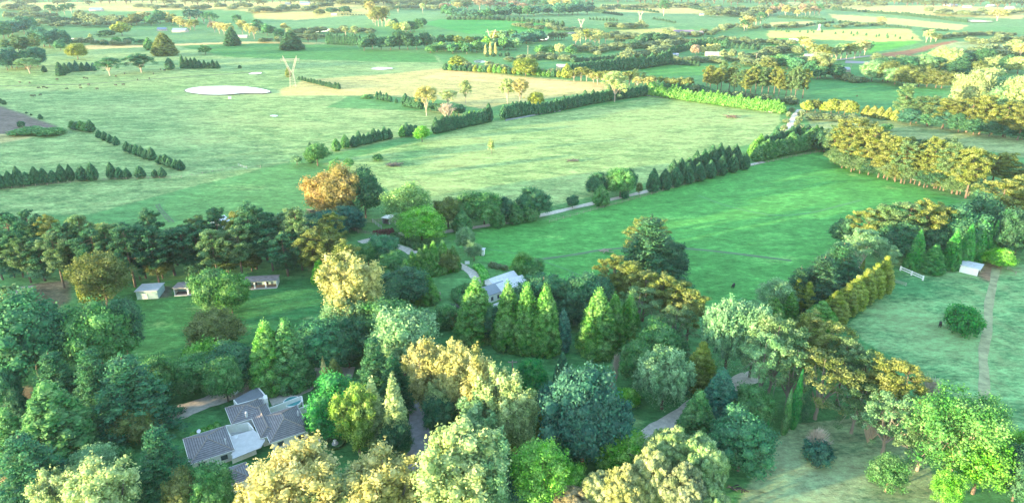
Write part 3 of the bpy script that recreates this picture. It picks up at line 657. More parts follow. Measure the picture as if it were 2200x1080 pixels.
def homestead():
    p0 = G(560, 935); r = empty('homestead_house', p0); tag(r, 'large white house with several hipped grey tiled roofs among foreground trees', 'house')
    A, B = G(566, 890, 2.8), G(630, 868, 2.8); a, b = G(418, 993, 2.8), G(511, 965, 2.8)
    th = (math.atan2((B - A).y, (B - A).x) + math.atan2((b - a).y, (b - a).x)) / 2
    wing(r, [(385, 950), (477, 912), (511, 965), (418, 993)], th)
    wing(r, [(479, 879), (556, 852), (580, 882), (505, 914)], th)
    wing(r, [(552, 900), (630, 868), (670, 914), (588, 955)], th, 2.83, .46)
    wing(r, [(462, 1018), (520, 990), (548, 1022), (484, 1048)], th, 2.6)
    wing(r, [(530, 872), (575, 872), (600, 925), (560, 945)], th, 2.75, .5)
    flat(r, [(494, 937), (545, 922), (570, 944), (560, 960), (500, 985)], 2.5, 0, 'terrace_roof', M_CONC)
    flat(r, [(502, 858), (553, 830), (571, 851), (510, 868)], 2.9, 0, 'garage_roof', M_CONC2)
    for q in (((502, 858), (510, 868)), ((553, 829), (571, 850)), ((510, 868), (569, 852))): wallseg(r, q[0], q[1], 3.15, 'garage_wall', M_WHITE)
    flat(r, [(488, 918), (531, 905), (545, 921), (496, 935)], .15, 0, 'courtyard_paving', M_CONC)
    for q in (((484, 914), (533, 907)), ((533, 907), (545, 921)), ((487, 922), (496, 937)), ((496, 976), (548, 955))): wallseg(r, *q, 2.4)
    wallseg(r, (566, 853), (574, 851), 3.6, 'chimney_wall', M_WHITE, 1.6)
    for q in (((577, 876), (604, 866)), ((604, 866), (648, 849)), ((648, 849), (650, 862)), ((640, 877), (664, 868)), ((450, 1010), (472, 1002)), ((436, 992), (456, 984))): wallseg(r, *q, 1.9)
    flat(r, [(640, 926), (682, 912), (670, 896), (664, 900), (670, 912), (640, 922)], 2.7, 0, 'verandah_roof', M_WHITE, .18)
    flat(r, [(645, 938), (684, 925), (686, 940), (655, 952)], .5, 0, 'verandah_floor', M_RED, .8)
    flat(r, [(652, 953), (687, 941), (688, 944), (654, 956)], .6, 0, 'verandah_edge', M_WHITE, .8)
    for q in ((668, 922), (682, 914)):
        c = G(*q, 2.5) - r.location; MB().box((c.x, c.y, 1.25), (.2, .2, 2.6), 0, th).build('verandah_post', M_WHITE, r)
    for q, s in (((529, 888), .5), ((640, 885), .35), ((484, 946), .3)):
        c = G(*q, 4.6) - r.location; mb = MB(); mb.box((c.x, c.y, 4.3), (s, s, 1.2), 0, th).tube([(c.x, c.y, 4.8), (c.x, c.y, 5.2)], s * .3, 6); mb.build('chimney', M_TIN, r)
    for q in ((508, 937), (428, 926)):
        c = G(*q, 3.2) - r.location; mb = MB(); mb.tube([(c.x, c.y, 2.4), (c.x, c.y, 3.1)], .05, 5); mb.tube([(c.x, c.y, 3.1), (c.x, c.y - .1, 3.16), (c.x, c.y - .2, 3.3)], [.05, .35, .48], 10); mb.build('small_dish', M_TIN, r)
    d = empty('satellite_dish', G(508, 862)); tag(d, 'big white satellite dish by the flat grey garage roof', 'satellite dish')
    MB().tube([(0, 0, -.2), (0, 0, 3.6)], .12, 8).build('mast', M_STEEL, d)
    mb = MB(); mb.tube([(0, 0, 3.6), (.05, -.1, 3.7), (.15, -.3, 3.85), (.3, -.6, 4.1)], [.08, .6, 1.05, 1.3], 20, cap=False); mb.tube([(0, 0, 3.6), (.55, -1.1, 4.6)], .03, 5); mb.build('reflector', M_WHITE, d)
    c = G(629, 867); r2 = empty('garden_pool', c); tag(r2, 'oval pool with teal cover behind the white garden wall', 'pool')
    mb = MB(); mb.tube([(0, 0, -.2), (0, 0, .75)], [2.3, 2.3], 24); mb.build('pool_wall', M_WHITE, r2); MB().tube([(0, 0, .7), (0, 0, .8)], [2.1, 2.0], 24).build('pool_cover', M_POOL, r2)
    p = G(720, 953); f = empty('garden_fountain', p); tag(f, 'small white fountain in the centre of the round clipped garden bed', 'fountain')
    MB().tube([(0, 0, 0), (0, 0, .25), (0, 0, .3)], [.75, .75, .5], 12).build('basin', M_CONC, f); MB().tube([(0, 0, .25), (0, 0, .5), (0, 0, .9), (0, 0, 1.0), (0, 0, 1.05)], [.3, .12, .1, .42, .3], 10).build('pedestal', M_WHITE, f)
    cl = [(math.cos(i * .157) * 2.1, math.sin(i * .157) * 2.1, .3, .38, .38, .35) for i in range(40)]
    cm = crown_mesh('ring_hedge', cl, 1500, .12, np.random.default_rng(3), .9)
    h = link('ring_hedge', cm); h.location = p; h.color = (.045, .1, .04, 1); tag(h, 'low round clipped hedge ring around the white fountain', 'hedge')
    u = empty('blue_car_cover', G(349, 898)); tag(u, 'small bright blue cover lying on the gravel driveway end', 'cover')
    MB().box((0, 0, .35), (1.3, .9, .7), 0, .5).box((.5, .3, .2), (.9, .7, .4), 0, .2).box((-.2, -.1, .8), (.6, .4, .3), 0, .8).build('cover', M_BLUE, u)
    s = shed((337, 876), 3.6, 3, 2.3, .1, M_POOL, M_POOL, 'blue_garden_shed', 'small blue-green garden shed half hidden at the driveway end', skill=.2)
def shed(px, L, D, H, rz, wall, roof, name, label, skill=.5, doors=0, openf=False, gable=False, win=0, cat='shed', posts=0, group=None, chimney=False):
    """px = middle of the foot of its front wall; front faces the camera side (-y) before rz. Skillion roof falling to the back, or a gable."""
    p = G(*px); r = empty(name, p, rz); tag(r, label, cat, group); w = MB(); t = .12; y0 = 0; y1 = D
    hb = H - (0 if gable else skill)
    def pan(x0, x1, ya, yb, z1a, z1b):
        a = len(w.v); w.v += [(x0, ya, -.3), (x1, yb, -.3), (x1, yb, z1b), (x0, ya, z1a)]; w.f.append((a, a + 1, a + 2, a + 3)); w.m.append(0)
    w.box((0, y1, (hb - .3) / 2), (L, t, hb + .3)); 
    for s in (-1, 1):
        w.add([(s * L / 2 - t / 2, .05, -.3), (s * L / 2 + t / 2, .05, -.3), (s * L / 2 + t / 2, D - .07, -.3), (s * L / 2 - t / 2, D - .07, -.3), (s * L / 2 - t / 2, .05, H), (s * L / 2 + t / 2, .05, H), (s * L / 2 + t / 2, D - .07, hb), (s * L / 2 - t / 2, D - .07, hb)], [(0, 1, 2, 3), (4, 7, 6, 5), (0, 4, 5, 1), (1, 5, 6, 2), (2, 6, 7, 3), (3, 7, 4, 0)])
        if gable: pass
    if not openf: w.box((0, 0, (H - .3) / 2), (L, t, H + .3))
    elif doors:
        n = doors; 
        for i in range(n + 1): w.box((-L / 2 + L * i / n, 0, (H - .3) / 2), (.5 if 0 < i < n else .2, t, H + .3))
        w.box((0, 0, H - .2), (L, t * .9, .45))
    if gable:
        rh = D / 2 * .6
        for s in (-1, 1): w.add([(s * L / 2, 0, H), (s * L / 2, D, H), (s * L / 2, D / 2, H + rh)], [(0, 1, 2)])
    w.build('wall', wall, r)
    rf = MB(); o = .35
    if gable:
        for sg in (0, 1):
            ya, yb = (-o, D / 2) if sg == 0 else (D + o, D / 2); za = H - o * .6
            rf.add([(-L / 2 - o, ya, za), (L / 2 + o, ya, za), (L / 2 + o, yb, H + rh), (-L / 2 - o, yb, H + rh), (-L / 2 - o, ya, za + .1), (L / 2 + o, ya, za + .1), (L / 2 + o, yb, H + rh + .1), (-L / 2 - o, yb, H + rh + .1)], [(0, 1, 2, 3), (4, 5, 6, 7), (0, 1, 5, 4), (1, 2, 6, 5), (3, 0, 4, 7)])
    else:
        rf.add([(-L / 2 - o, -o * 1.5, H + .02), (L / 2 + o, -o * 1.5, H + .02), (L / 2 + o, D + o, hb + .02), (-L / 2 - o, D + o, hb + .02), (-L / 2 - o, -o * 1.5, H + .14), (L / 2 + o, -o * 1.5, H + .14), (L / 2 + o, D + o, hb + .14), (-L / 2 - o, D + o, hb + .14)], [(3, 2, 1, 0), (4, 5, 6, 7), (0, 1, 5, 4), (1, 2, 6, 5), (2, 3, 7, 6), (3, 0, 4, 7)])
    rr = rf.build('roof', roof, r)
    if openf: MB().box((0, D / 2, .06), (L - .3, D - .3, .3)).build('floor_slab', M_DIRT, r)
    if chimney: MB().box((L * .2, D * .6, H + .9), (.7, .7, 1.6)).build('chimney', M_RED, rr)
    if openf and doors:
        for i in range(doors): MB().box((-L / 2 + L * (i + .5) / doors, D * .55, H * .45), (L / doors - .6, .1, H * .85)).build('stall_back', M_TEAL, r)
        MB().box((0, -.35, .05), (L, .6, .35)).build('plinth', M_CONC, r)
    elif openf: MB().box((0, D - .25, H * .42), (L - .3, .1, H * .8)).build('shade_panel', M_DARK, r)  # near-black sheet paints the shade inside the open front
    elif doors: MB().box((-L * .12, -.09, .95), (min(1.7, L * .3), .08, 1.9)).build('door', M_WHITE if wall != M_WHITE else M_DARK, r)
    for i in range(win):
        f = MB().box((-L / 2 + L * (i + .5) / win, -.08, 1.5), (1.15, .08, 1.25)).build('window', M_WHITE, r); MB().box((-L / 2 + L * (i + .5) / win, -.12, 1.5), (.9, .08, 1.05)).build('pane', M_GLASS, f)
    for i in range(posts): MB().tube([(-L / 2 + L * i / (posts - 1), -.1, -.3), (-L / 2 + L * i / (posts - 1), -.1, H)], .13, 6).build('post', M_WOOD, r)
    return r
homestead()
# white farm cottage: three gabled ridges side by side
def cottage():
    r = empty('farm_cottage', G(1085, 640)); tag(r, 'white weatherboard farmhouse with pale gabled roofs beside the curving path', 'house')
    A, B = G(1050, 610, 3), G(1108, 590, 3); th = math.atan2((B - A).y, (B - A).x); co, si = math.cos(th), math.sin(th)
    def blk(px, L, D, H, roofm, wn=2):
        P = G(*px, H); ox, oy = P.x - r.location.x, P.y - r.location.y; w = MB(); rf = MB(); rh = D / 2 * .55
        T = lambda x, y, z: (ox + x * co - y * si, oy + x * si + y * co, z)
        w.v = [T(0, 0, -.5), T(L, 0, -.5), T(L, D, -.5), T(0, D, -.5), T(0, 0, H), T(L, 0, H), T(L, D, H), T(0, D, H), T(0, D / 2, H + rh), T(L, D / 2, H + rh)]
        w.f = [(0, 1, 5, 4), (1, 2, 6, 9, 5), (2, 3, 7, 6), (3, 0, 4, 8, 7)]; w.m = [0] * 4; w.build('wall', M_WHITE, r)
        o = .3
        for ya, s in ((-o, 1), (D + o, -1)):
            z = H - o * .55; rf.add([T(-o, ya, z), T(L + o, ya, z), T(L + o, D / 2, H + rh + .03), T(-o, D / 2, H + rh + .03), T(-o, ya, z + .12), T(L + o, ya, z + .12), T(L + o, D / 2, H + rh + .15), T(-o, D / 2, H + rh + .15)], [(0, 1, 2, 3), (4, 5, 6, 7), (0, 1, 5, 4), (1, 2, 6, 5), (3, 0, 4, 7)])
        rf.build('roof', roofm, r)
        for i in range(wn):
            x = L * (i + .5) / wn; f = MB().box(T(x, -.04, 1.5), (1.2, .08, 1.5), 0, th).build('window', M_WHITE, r); MB().box(T(x, -.09, 1.5), (1.0, .06, 1.35), 0, th).build('pane', M_GLASS, f)
        f = MB().box(T(-.04, D / 2, 1.6), (.08, 1.1, 1.4), 0, th).build('window', M_WHITE, r); MB().box(T(-.09, D / 2, 1.6), (.06, .9, 1.2), 0, th).build('pane', M_GLASS, f)
    blk((1062, 613), 10.5, 5.2, 3.0, M_TIN, 2); blk((1078, 625), 11, 5.5, 3.05, M_TIN, 1); blk((1050, 634), 0.1 + 8, 6.0, 3.1, plain('blue_grey_iron', (.2, .24, .28), .5, .1, 1), 3)
    c = G(1075, 655) - r.location; MB().box((c.x, c.y, .3), (8, 2, .8), 0, th).build('verandah_floor', M_CONC, r)
    c = G(1092, 604, 5) - r.location; MB().tube([(c.x, c.y, 3.5), (c.x, c.y, 5.2)], .18, 8).build('flue', M_TIN, r)
cottage()
shed((318, 642), 6.6, 6.5, 3.0, R(8), M_TEAL, M_TIN, 'paddock_shed', 'square teal shed with white sloping roof, leftmost in the stable paddock', doors=1)
shed((405, 633), 8.6, 5, 2.8, R(7), M_WHITE, M_RUST, 'stable_block', 'short white stable block with open stalls left of the paddock tree', openf=True, doors=2)
shed((548, 620), 14.5, 5, 2.8, R(8), M_WHITE, M_RUST, 'stable_block', 'long white stable block with open stalls right of the paddock tree', openf=True, doors=4)
shed((14, 652), 11.5, 6, 3.4, R(10), M_TEAL, M_RUST, 'open_farm_shed', 'rusty roofed open farm shed with timber posts at the left edge', openf=True, posts=3)
shed((2103, 588), 5.6, 5.6, 2.7, R(48), M_WHITE, M_TIN, 'paddock_shelter', 'small white open-sided horse shelter in the right paddock', openf=True, skill=.1)
shed((829, 481), 3.2, 4.5, 2.6, R(-20), M_CONC, M_TIN, 'yard_shelter', 'small pale open shelter standing in the timber stock yards', openf=True, skill=.2)
shed((1034, 549), 1.9, 2, 2.4, R(-10), M_WHITE, M_TIN, 'pump_house', 'tiny white pump house by trees above the cottage drive', doors=1, skill=.2)
shed((1434, 575), 4, 3, 3.0, R(20), M_TEAL, M_BLUER, 'garden_shed', 'small grey shed half hidden under the big dark cedar', doors=1)
shed((487, 502), 4.5, 6, 5, R(60), M_WHITE, M_TIN, 'white_barn', 'tall white barn end showing above the left pine belt', gable=True, win=0)
shed((515, 525), 9, 7, 3.5, R(5), M_WHITE, M_TIN, 'machinery_shed', 'low white machinery shed glimpsed between the pines of the left belt', gable=True)
shed((440, 540), 7, 5, 3, R(5), M_TEAL, M_BLUER, 'machinery_shed', 'small blue-grey shed glimpsed behind the pine trunks', gable=True)
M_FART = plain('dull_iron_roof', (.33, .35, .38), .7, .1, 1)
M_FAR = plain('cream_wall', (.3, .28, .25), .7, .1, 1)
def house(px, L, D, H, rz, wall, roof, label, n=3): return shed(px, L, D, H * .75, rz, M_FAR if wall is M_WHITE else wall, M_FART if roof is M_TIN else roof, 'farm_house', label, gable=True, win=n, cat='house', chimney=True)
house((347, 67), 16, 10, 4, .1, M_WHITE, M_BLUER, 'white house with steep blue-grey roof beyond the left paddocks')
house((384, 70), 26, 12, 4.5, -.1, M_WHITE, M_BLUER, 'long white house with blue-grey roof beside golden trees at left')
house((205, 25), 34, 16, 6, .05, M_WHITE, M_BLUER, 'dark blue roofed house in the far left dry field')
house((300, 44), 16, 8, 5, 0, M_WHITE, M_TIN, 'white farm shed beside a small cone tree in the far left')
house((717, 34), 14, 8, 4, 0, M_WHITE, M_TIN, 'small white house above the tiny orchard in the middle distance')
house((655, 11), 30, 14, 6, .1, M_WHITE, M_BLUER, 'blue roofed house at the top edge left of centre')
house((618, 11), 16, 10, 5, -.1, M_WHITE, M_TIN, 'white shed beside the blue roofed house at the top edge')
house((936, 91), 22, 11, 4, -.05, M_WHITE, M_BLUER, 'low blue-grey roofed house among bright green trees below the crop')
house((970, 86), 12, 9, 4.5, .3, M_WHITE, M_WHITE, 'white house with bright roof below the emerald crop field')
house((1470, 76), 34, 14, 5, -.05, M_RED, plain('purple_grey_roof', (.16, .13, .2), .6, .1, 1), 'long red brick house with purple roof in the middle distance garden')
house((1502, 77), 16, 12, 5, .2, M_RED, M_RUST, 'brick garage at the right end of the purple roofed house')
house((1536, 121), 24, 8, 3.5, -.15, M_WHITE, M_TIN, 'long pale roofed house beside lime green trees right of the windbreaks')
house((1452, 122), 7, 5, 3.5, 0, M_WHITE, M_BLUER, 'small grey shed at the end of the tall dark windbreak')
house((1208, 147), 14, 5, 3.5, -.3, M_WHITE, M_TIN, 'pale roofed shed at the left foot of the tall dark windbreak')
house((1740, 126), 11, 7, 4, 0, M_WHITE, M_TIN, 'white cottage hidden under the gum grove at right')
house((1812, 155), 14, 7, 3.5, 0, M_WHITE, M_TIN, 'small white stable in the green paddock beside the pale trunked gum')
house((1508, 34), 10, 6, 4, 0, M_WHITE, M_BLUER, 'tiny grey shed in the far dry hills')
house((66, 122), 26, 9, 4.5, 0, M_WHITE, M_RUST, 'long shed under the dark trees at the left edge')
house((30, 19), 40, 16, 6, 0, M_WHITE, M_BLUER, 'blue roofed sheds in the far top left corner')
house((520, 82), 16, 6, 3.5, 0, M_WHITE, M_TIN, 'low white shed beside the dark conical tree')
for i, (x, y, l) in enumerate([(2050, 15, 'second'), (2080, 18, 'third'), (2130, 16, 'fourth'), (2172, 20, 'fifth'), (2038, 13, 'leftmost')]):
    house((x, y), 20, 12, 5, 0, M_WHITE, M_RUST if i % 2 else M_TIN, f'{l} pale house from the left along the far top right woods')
# ------------------------------------------------------------------ fences, yards, hedges
def fence(name, pts, label, h=1.2, rails=3, gap=3.0, mat=M_WOOD, pr=.07, rr=.04, cat='fence', group=None):
    P = resample([G(*a) for a in pts], gap); r = empty(name, P[0]); tag(r, label, cat, group); o = P[0]
    rm = MB()
    for k in range(rails):
        z = h * (k + .8) / rails; 
        for a, b in zip(P, P[1:]):
            d = b - a; c = (a + b) / 2 - o; rm.box((c.x, c.y, ground_z((a.x + b.x) / 2, (a.y + b.y) / 2) - o.z + z), (math.hypot(d.x, d.y), rr, rr * 2.6), 0, math.atan2(d.y, d.x))
    rm.build('rail', mat, r); pm = None
    for p in P:
        if len(P) <= 40: q = MB().box((p.x - o.x, p.y - o.y, p.z - o.z + h / 2 - .1), (pr * 2, pr * 2, h + .4)); q.build('post', mat, r)
        else:
            pm = pm or MB(); pm.box((p.x - o.x, p.y - o.y, p.z - o.z + h / 2 - .1), (pr * 2, pr * 2, h + .4))
    if pm: pm.build('post', mat, r)['kind'] = 'stuff'
    return r
fence('white_rail_fence', [(1934, 581), (1982, 602)], 'short white two-rail fence near the right cypress row', 1.6, 2, 3.2, M_WHITE, .2, .13)
fence('paddock_gate', [(1920, 606), (1946, 614)], 'grey metal gate below the short white fence', 1.2, 5, 2.5, M_STEEL, .06, .03, cat='gate')
fence('paddock_gate', [(2164, 578), (2182, 590)], 'pale timber rail beside the sandy ground at the right edge', 1.2, 2, 3, M_WOOD, cat='gate')
fence('yard_fence', [(745, 482), (800, 478), (870, 474), (905, 470)], 'long back fence of the stock yards below the golden tree', 1.6, 4, 2.5)
fence('yard_fence', [(761, 478), (775, 492)], 'left cross rail of the stock yards', 1.6, 4, 2.5)
fence('yard_fence', [(801, 478), (820, 492)], 'middle cross rail of the stock yards', 1.6, 4, 2.5, M_CONC)
fence('yard_fence', [(839, 474), (866, 496)], 'right cross rail of the stock yards beside the pale shelter', 1.6, 4, 2.5, M_CONC)
fence('yard_fence', [(745, 486), (770, 500), (800, 505)], 'front fence of the stock yards by the drive', 1.5, 4, 2.5)
fence('paddock_fence', [(560, 360), (500, 362), (390, 382), (200, 388), (0, 408)], 'faint wire fence running below the left windbreak rows', 1.2, 3, 5, M_WOOD, .07, .015)
fence('paddock_fence', [(1180, 478), (1400, 418), (1620, 356), (1700, 338), (1790, 322)], 'wooden fence along the lower side of the tree-lined drive', 1.2, 3, 4, M_WOOD, .07, .03)
fence('paddock_gate', [(512, 356), (530, 363)], 'small pale gate in the left pasture fence', 1.2, 3, 3, M_CONC, .05, .025, cat='gate')
def guard(pts, label, n, wd=.7, hh=1.0):
    """a low run of white plastic tree guards seen as one pale wall along a hedge foot"""
    P = resample([G(*a) for a in pts], 1.6); r = empty('low_white_wall', P[0]); tag(r, label, 'fence'); o = P[0]; mb = MB()
    for a, b in zip(P, P[1:]):
        d = b - a; c = (a + b) / 2 - o; mb.box((c.x, c.y, ground_z((a.x + b.x) / 2, (a.y + b.y) / 2) - o.z + .5), (math.hypot(d.x, d.y) * .9, wd, hh), 0, math.atan2(d.y, d.x))
    mb.build('panel', plain('white_netting', (.2, .23, .26), .6, .1, 1) if 'white_netting' not in bpy.data.materials else bpy.data.materials['white_netting'], r)
guard([(1086, 260), (1120, 254), (1160, 246), (1204, 239)], 'low pale blue-white netting along the foot of the left curving hedge', 0)
guard([(1390, 206), (1430, 211), (1480, 215), (1552, 227)], 'low white netting along the foot of the bright hedge', 0)
guard([(1630, 238), (1660, 242)], 'short piece of white netting at the right end of the bright hedge', 0)
for i, (a, b) in enumerate([((1908, 375), (1944, 382)), ((1952, 384), (1966, 388)), ((1996, 395), (2014, 398)), ((2022, 401), (2046, 406)), ((2072, 411), (2086, 415))]):
    guard([a, b], f'{ordw(i + 1)} white trough from the left between the trunks of the right pine belt', 0, .5, .6)
def hedge(pts, wm, h, col, label, z0=0.0):
    P = resample([G(*a) for a in pts], 1.1); o = P[0]; cl = []
    for i, p in enumerate(P):
        for k in (-.5, 0, .5):
            d = P[min(i + 1, len(P) - 1)] - P[max(0, i - 1)]; d.z = 0; d.normalize(); n = Vector((-d.y, d.x, 0)) * wm * k * .7
            cl.append((p.x + n.x - o.x, p.y + n.y - o.y, p.z - o.z + h * .5, .75, wm * .35, h * .5))
    me = crown_mesh('clipped_hedge', cl, len(cl) * 60, .16, np.random.default_rng(len(pts) * 7), .93)
    ob = link('clipped_hedge', me); ob.location = o; ob.color = (*col, 1); tag(ob, label, 'hedge')
hedge([(846, 510), (862, 520), (885, 528), (905, 534)], 3, 2.2, (.05, .12, .045), 'dark clipped hedge curving along the upper driveway')
hedge([(890, 536), (915, 534), (930, 528)], 2.6, 2.2, (.06, .14, .05), 'short clipped hedge at the right end of the upper drive')
hedge([(805, 508), (843, 503)], 2.4, 2.6, (.10, .045, .035), 'dark red copper hedge in front of the stock yards')
hedge([(1026, 575), (1036, 586), (1042, 600), (1046, 613)], 3, 1.6, (.06, .28, .04), 'bright lime green hedge beside the curving gravel path')
hedge([(1046, 612), (1048, 622)], 2.5, 1.8, (.05, .14, .04), 'short dark hedge beside the gravel path by the cottage')
hedge([(1026, 622), (1002, 622), (980, 630), (982, 646), (1000, 660)], 2.6, 2.0, (.035, .13, .04), 'dark U-shaped clipped hedge on the lawn left of the cottage')
hedge([(418, 940), (440, 930), (468, 918)], 2, 1.2, (.06, .2, .04), 'low bright green hedge along the lawn of the big house')
# sign, poles, logs, cows, towers
def sign(px, label):
    r = empty('notice_sign', G(*px)); tag(r, label, 'sign'); MB().box((0, 0, .9), (.12, .12, 2.2)).build('post', M_WOOD, r); MB().box((0, -.1, 2.1), (1.7, .08, 1.2), 0, 0).build('panel', M_WHITE, r)
sign((1004, 575), 'blank white square sign beside the curving gravel path')
def pole(px, h, label, mat=M_WOOD, arm=True):
    r = empty('power_pole', G(*px)); tag(r, label, 'power pole'); MB().tube([(0, 0, -.5), (0, 0, h)], [.24, .17], 8).build('shaft', mat, r)
    if arm: MB().box((0, 0, h - .5), (2.4, .16, .2), 0, 0).box((-.95, 0, h - .25), (.12, .12, .3)).box((.95, 0, h - .25), (.12, .12, .3)).build('crossarm', mat, r)
pole((709, 663), 9, 'grey power pole beside the huge pale poplar', M_PALE)
pole((1101, 835), 8.5, 'dark power pole at the lawn edge below the cypress group')
pole((946, 645), 3, 'small grey post on the lawn left of the cottage', M_PALE, False)
pole((1543, 133), 11, 'pale power pole right of the lime trees', M_PALE)
pole((1825, 163), 11, 'pale power pole beside the white stable', M_PALE)
pole((1134, 118), 12, 'thin power pole in the dry field near the pond', M_PALE)
pole((1623, 138), 12, 'thin power pole beside the sealed road', M_PALE)
def logs(px, s, n, label, col=M_WOOD):
    r = random.Random(n); mb = MB()
    for i in range(n): a = r.uniform(0, 6.28); c = Vector((r.uniform(-1, 1) * s, r.uniform(-.6, .6) * s, r.uniform(.1, .35) * s)); d = Vector((math.cos(a), math.sin(a), r.uniform(-.2, .5))) * r.uniform(.3, .9) * s; mb.tube([c - d, c, c + d], [.12, .16, .06], 5)
    o = mb.build('brush_pile', col); o.location = G(*px); tag(o, label, 'wood pile')
M_BR = plain('dead_brushwood', (.09, .10, .09), .9, .3, 2)
logs((847, 356), 3.6, 60, 'big brown heap of cut branches in the central paddock', M_BR)
logs((1232, 346), 2.6, 26, 'small brown heap of branches in the middle of the central paddock', M_BR)
logs((678, 458), 3.4, 40, 'reddish brush heap left of the golden tree', M_BR)
logs((1302, 540), 2.2, 14, 'pale logs lying on the emerald paddock left of the cedar', M_PALE)
logs((1572, 253), 4.5, 30, 'brown heap of earth and wood near the bright hedge', plain('red_brushwood', (.14, .10, .08), .9, .3, 2))
logs((760, 492), 2.6, 30, 'grey timber stack in the left end of the stock yards', M_BR)
logs((985, 660), 2.4, 22, 'garden cuttings beside the U-shaped hedge', M_BR)
logs((1580, 1050), 1.6, 8, 'dark pipe fitting lying in the lower grass', M_DARK)
def cow(px, rz, label, s=1.0):
    o = G(*px); sk = bpy.data.meshes.new('cow')
    V = [(-.8, 0, 1.15), (0, 0, 1.12), (.75, 0, 1.2), (1.15, 0, 1.15), (1.45, 0, .75)] + [(-.75, -.25, 1.0), (-.8, -.25, .5), (-.72, -.25, 0), (-.75, .25, 1.0), (-.8, .25, .5), (-.72, .25, 0), (.65, -.25, 1.0), (.65, -.25, .5), (.65, -.25, 0), (.65, .25, 1.0), (.65, .25, .5), (.65, .25, 0), (-1.1, 0, 1.15), (-1.18, 0, .6)]
    rad = [.36, .42, .38, .22, .13] + [.2, .1, .07] * 2 + [.18, .09, .07] * 2 + [.06, .04]
    ch = [[0, 1, 2, 3, 4], [0, 5, 6, 7], [0, 8, 9, 10], [2, 11, 12, 13], [2, 14, 15, 16], [0, 17, 18]]; mb = MB()
    for c in ch: mb.tube([V[i] for i in c], [rad[i] for i in c], 7)
    for sd in (-1, 1): mb.tube([(1.2, sd * .1, 1.2), (1.12, sd * .3, 1.25)], [.06, .03], 4)
    return mb
COWM = cow((300, 200), 0, '').mesh('cow', [M_COW])
def ring(pts, label_fn):
    for i, (x, y) in enumerate(pts):
        o = bpy.data.objects.new('grazing_cow', COWM); COL.objects.link(o); o.location = G(x, y); o.rotation_euler = (0, 0, RN.uniform(0, 6.28)); k = RN.uniform(1.0, 1.25); o.scale = (k,) * 3
        tag(o, label_fn(i), 'cow', 'black cows grazing the far left pasture')
CP = sorted([(43, 179), (64, 180), (84, 191), (94, 190), (101, 191), (69, 208), (87, 206), (74, 208), (123, 173), (181, 169), (187, 171), (172, 186), (191, 184), (174, 191), (144, 193), (250, 166), (249, 185), (265, 184), (268, 160), (296, 173), (330, 160), (354, 153), (345, 151), (209, 193), (321, 170)])
ring(CP, lambda i: f'black cow grazing the far left pasture, {ordw(i + 1)} from the left')
for (x, y, l) in [(1841, 208, 'dark cow alone in the green field below the gum wood'), (2019, 701, 'dark animal lying in the mottled right paddock'), (1575, 618, 'dark animal lying near the lower edge of the emerald paddock')]:
    o = bpy.data.objects.new('grazing_cow', COWM); COL.objects.link(o); o.location = G(x, y); o.rotation_euler = (0, 0, 1.0); o.scale = (1.0,) * 3; tag(o, l, 'cow')
def tower(px, ytop, rz, label):
    p = G(*px); lo, hi = 1, 120
    for _ in range(30):
        m = (lo + hi) / 2; lo, hi = (m, hi) if proj((p.x, p.y, p.z + m))[1] > ytop else (lo, m)
    H = lo; s = H / 36; r = empty('transmission_tower', p, rz); tag(r, label, 'pylon', 'lattice transmission towers'); q = .075 * max(1, p.y / 700)
    def lat(name, A, B, wa, wb, n, cross=True):
        A, B = Vector(A), Vector(B); mb = MB(); prev = None
        for i in range(n + 1):
            t = i / n; c = A.lerp(B, t); w = wa + (wb - wa) * t; sq = [c + Vector((a * w, b * w, 0)) for a, b in ((-1, -1), (1, -1), (1, 1), (-1, 1))]
            if prev:
                for k in range(4):
                    mb.tube([prev[k], sq[k]], q, 4); mb.tube([prev[k], sq[(k + 1) % 4]], q * .6, 3); mb.tube([sq[k], sq[(k + 1) % 4]], q * .5, 3)
            prev = sq
        return mb.build(name, M_STEEL, r)
    lat('tower_body', (0, 0, 0), (0, 0, 17 * s), 3.4 * s, 1.9 * s, 6)
    for sg in (-1, 1):
        lat('mast_arm', (sg * 1.0 * s, 0, 17 * s), (sg * 6.6 * s, 0, 32 * s), .9 * s, .8 * s, 6)
        lat('peak', (sg * 6.6 * s, 0, 32 * s), (sg * 7.8 * s, 0, 36 * s), .7 * s, .1 * s, 2)
        for x in ((sg * 10.5,) if sg < 0 else (10.5, 0)): MB().tube([(x * s, 0, 31.5 * s), (x * s, 0, 27.5 * s)], .16, 4).build('insulator', M_GLASS, r)
    mb = MB(); n = 10; pr = None
    for i in range(n + 1):
        x = (-11 + 22 * i / n) * s; sec = [Vector((x, a * .8 * s, (31.6 + b * .8) * s)) for a, b in ((-1, -1), (1, -1), (1, 1), (-1, 1))]
        if pr:
            for k in range(4): mb.tube([pr[k], sec[k]], q, 4); mb.tube([pr[k], sec[(k + 1) % 4]], q * .6, 3)
        pr = sec
    mb.build('cross_beam', M_STEEL, r); return p, H, rz
T1 = tower((630, 188), 120, .15, 'tall pale lattice pylon beside the large pond in the left pasture')
tower((1248, 68), 40, .0, 'V-topped pylon on the dry slope above the twin ponds'); tower((1375, 48), 24, .1, 'pylon on the hill top above the round dark grove'); tower((1056, 106), 63, .1, 'pylon rising from the bright green trees below the crop field')
tower((1541, 34), 14, .2, 'small faint pylon beside the far wood at upper right')
wv = empty('farm_windmill', G(1759, 66)); tag(wv, 'small white windmill standing in the vine rows at upper right', 'windmill')
MB().tube([(-2, -2, 0), (0, 0, 9)], .14, 4).tube([(2, -2, 0), (0, 0, 9)], .14, 4).tube([(2, 2, 0), (0, 0, 9)], .14, 4).tube([(-2, 2, 0), (0, 0, 9)], .14, 4).build('mast', M_WHITE, wv)
mb = MB()
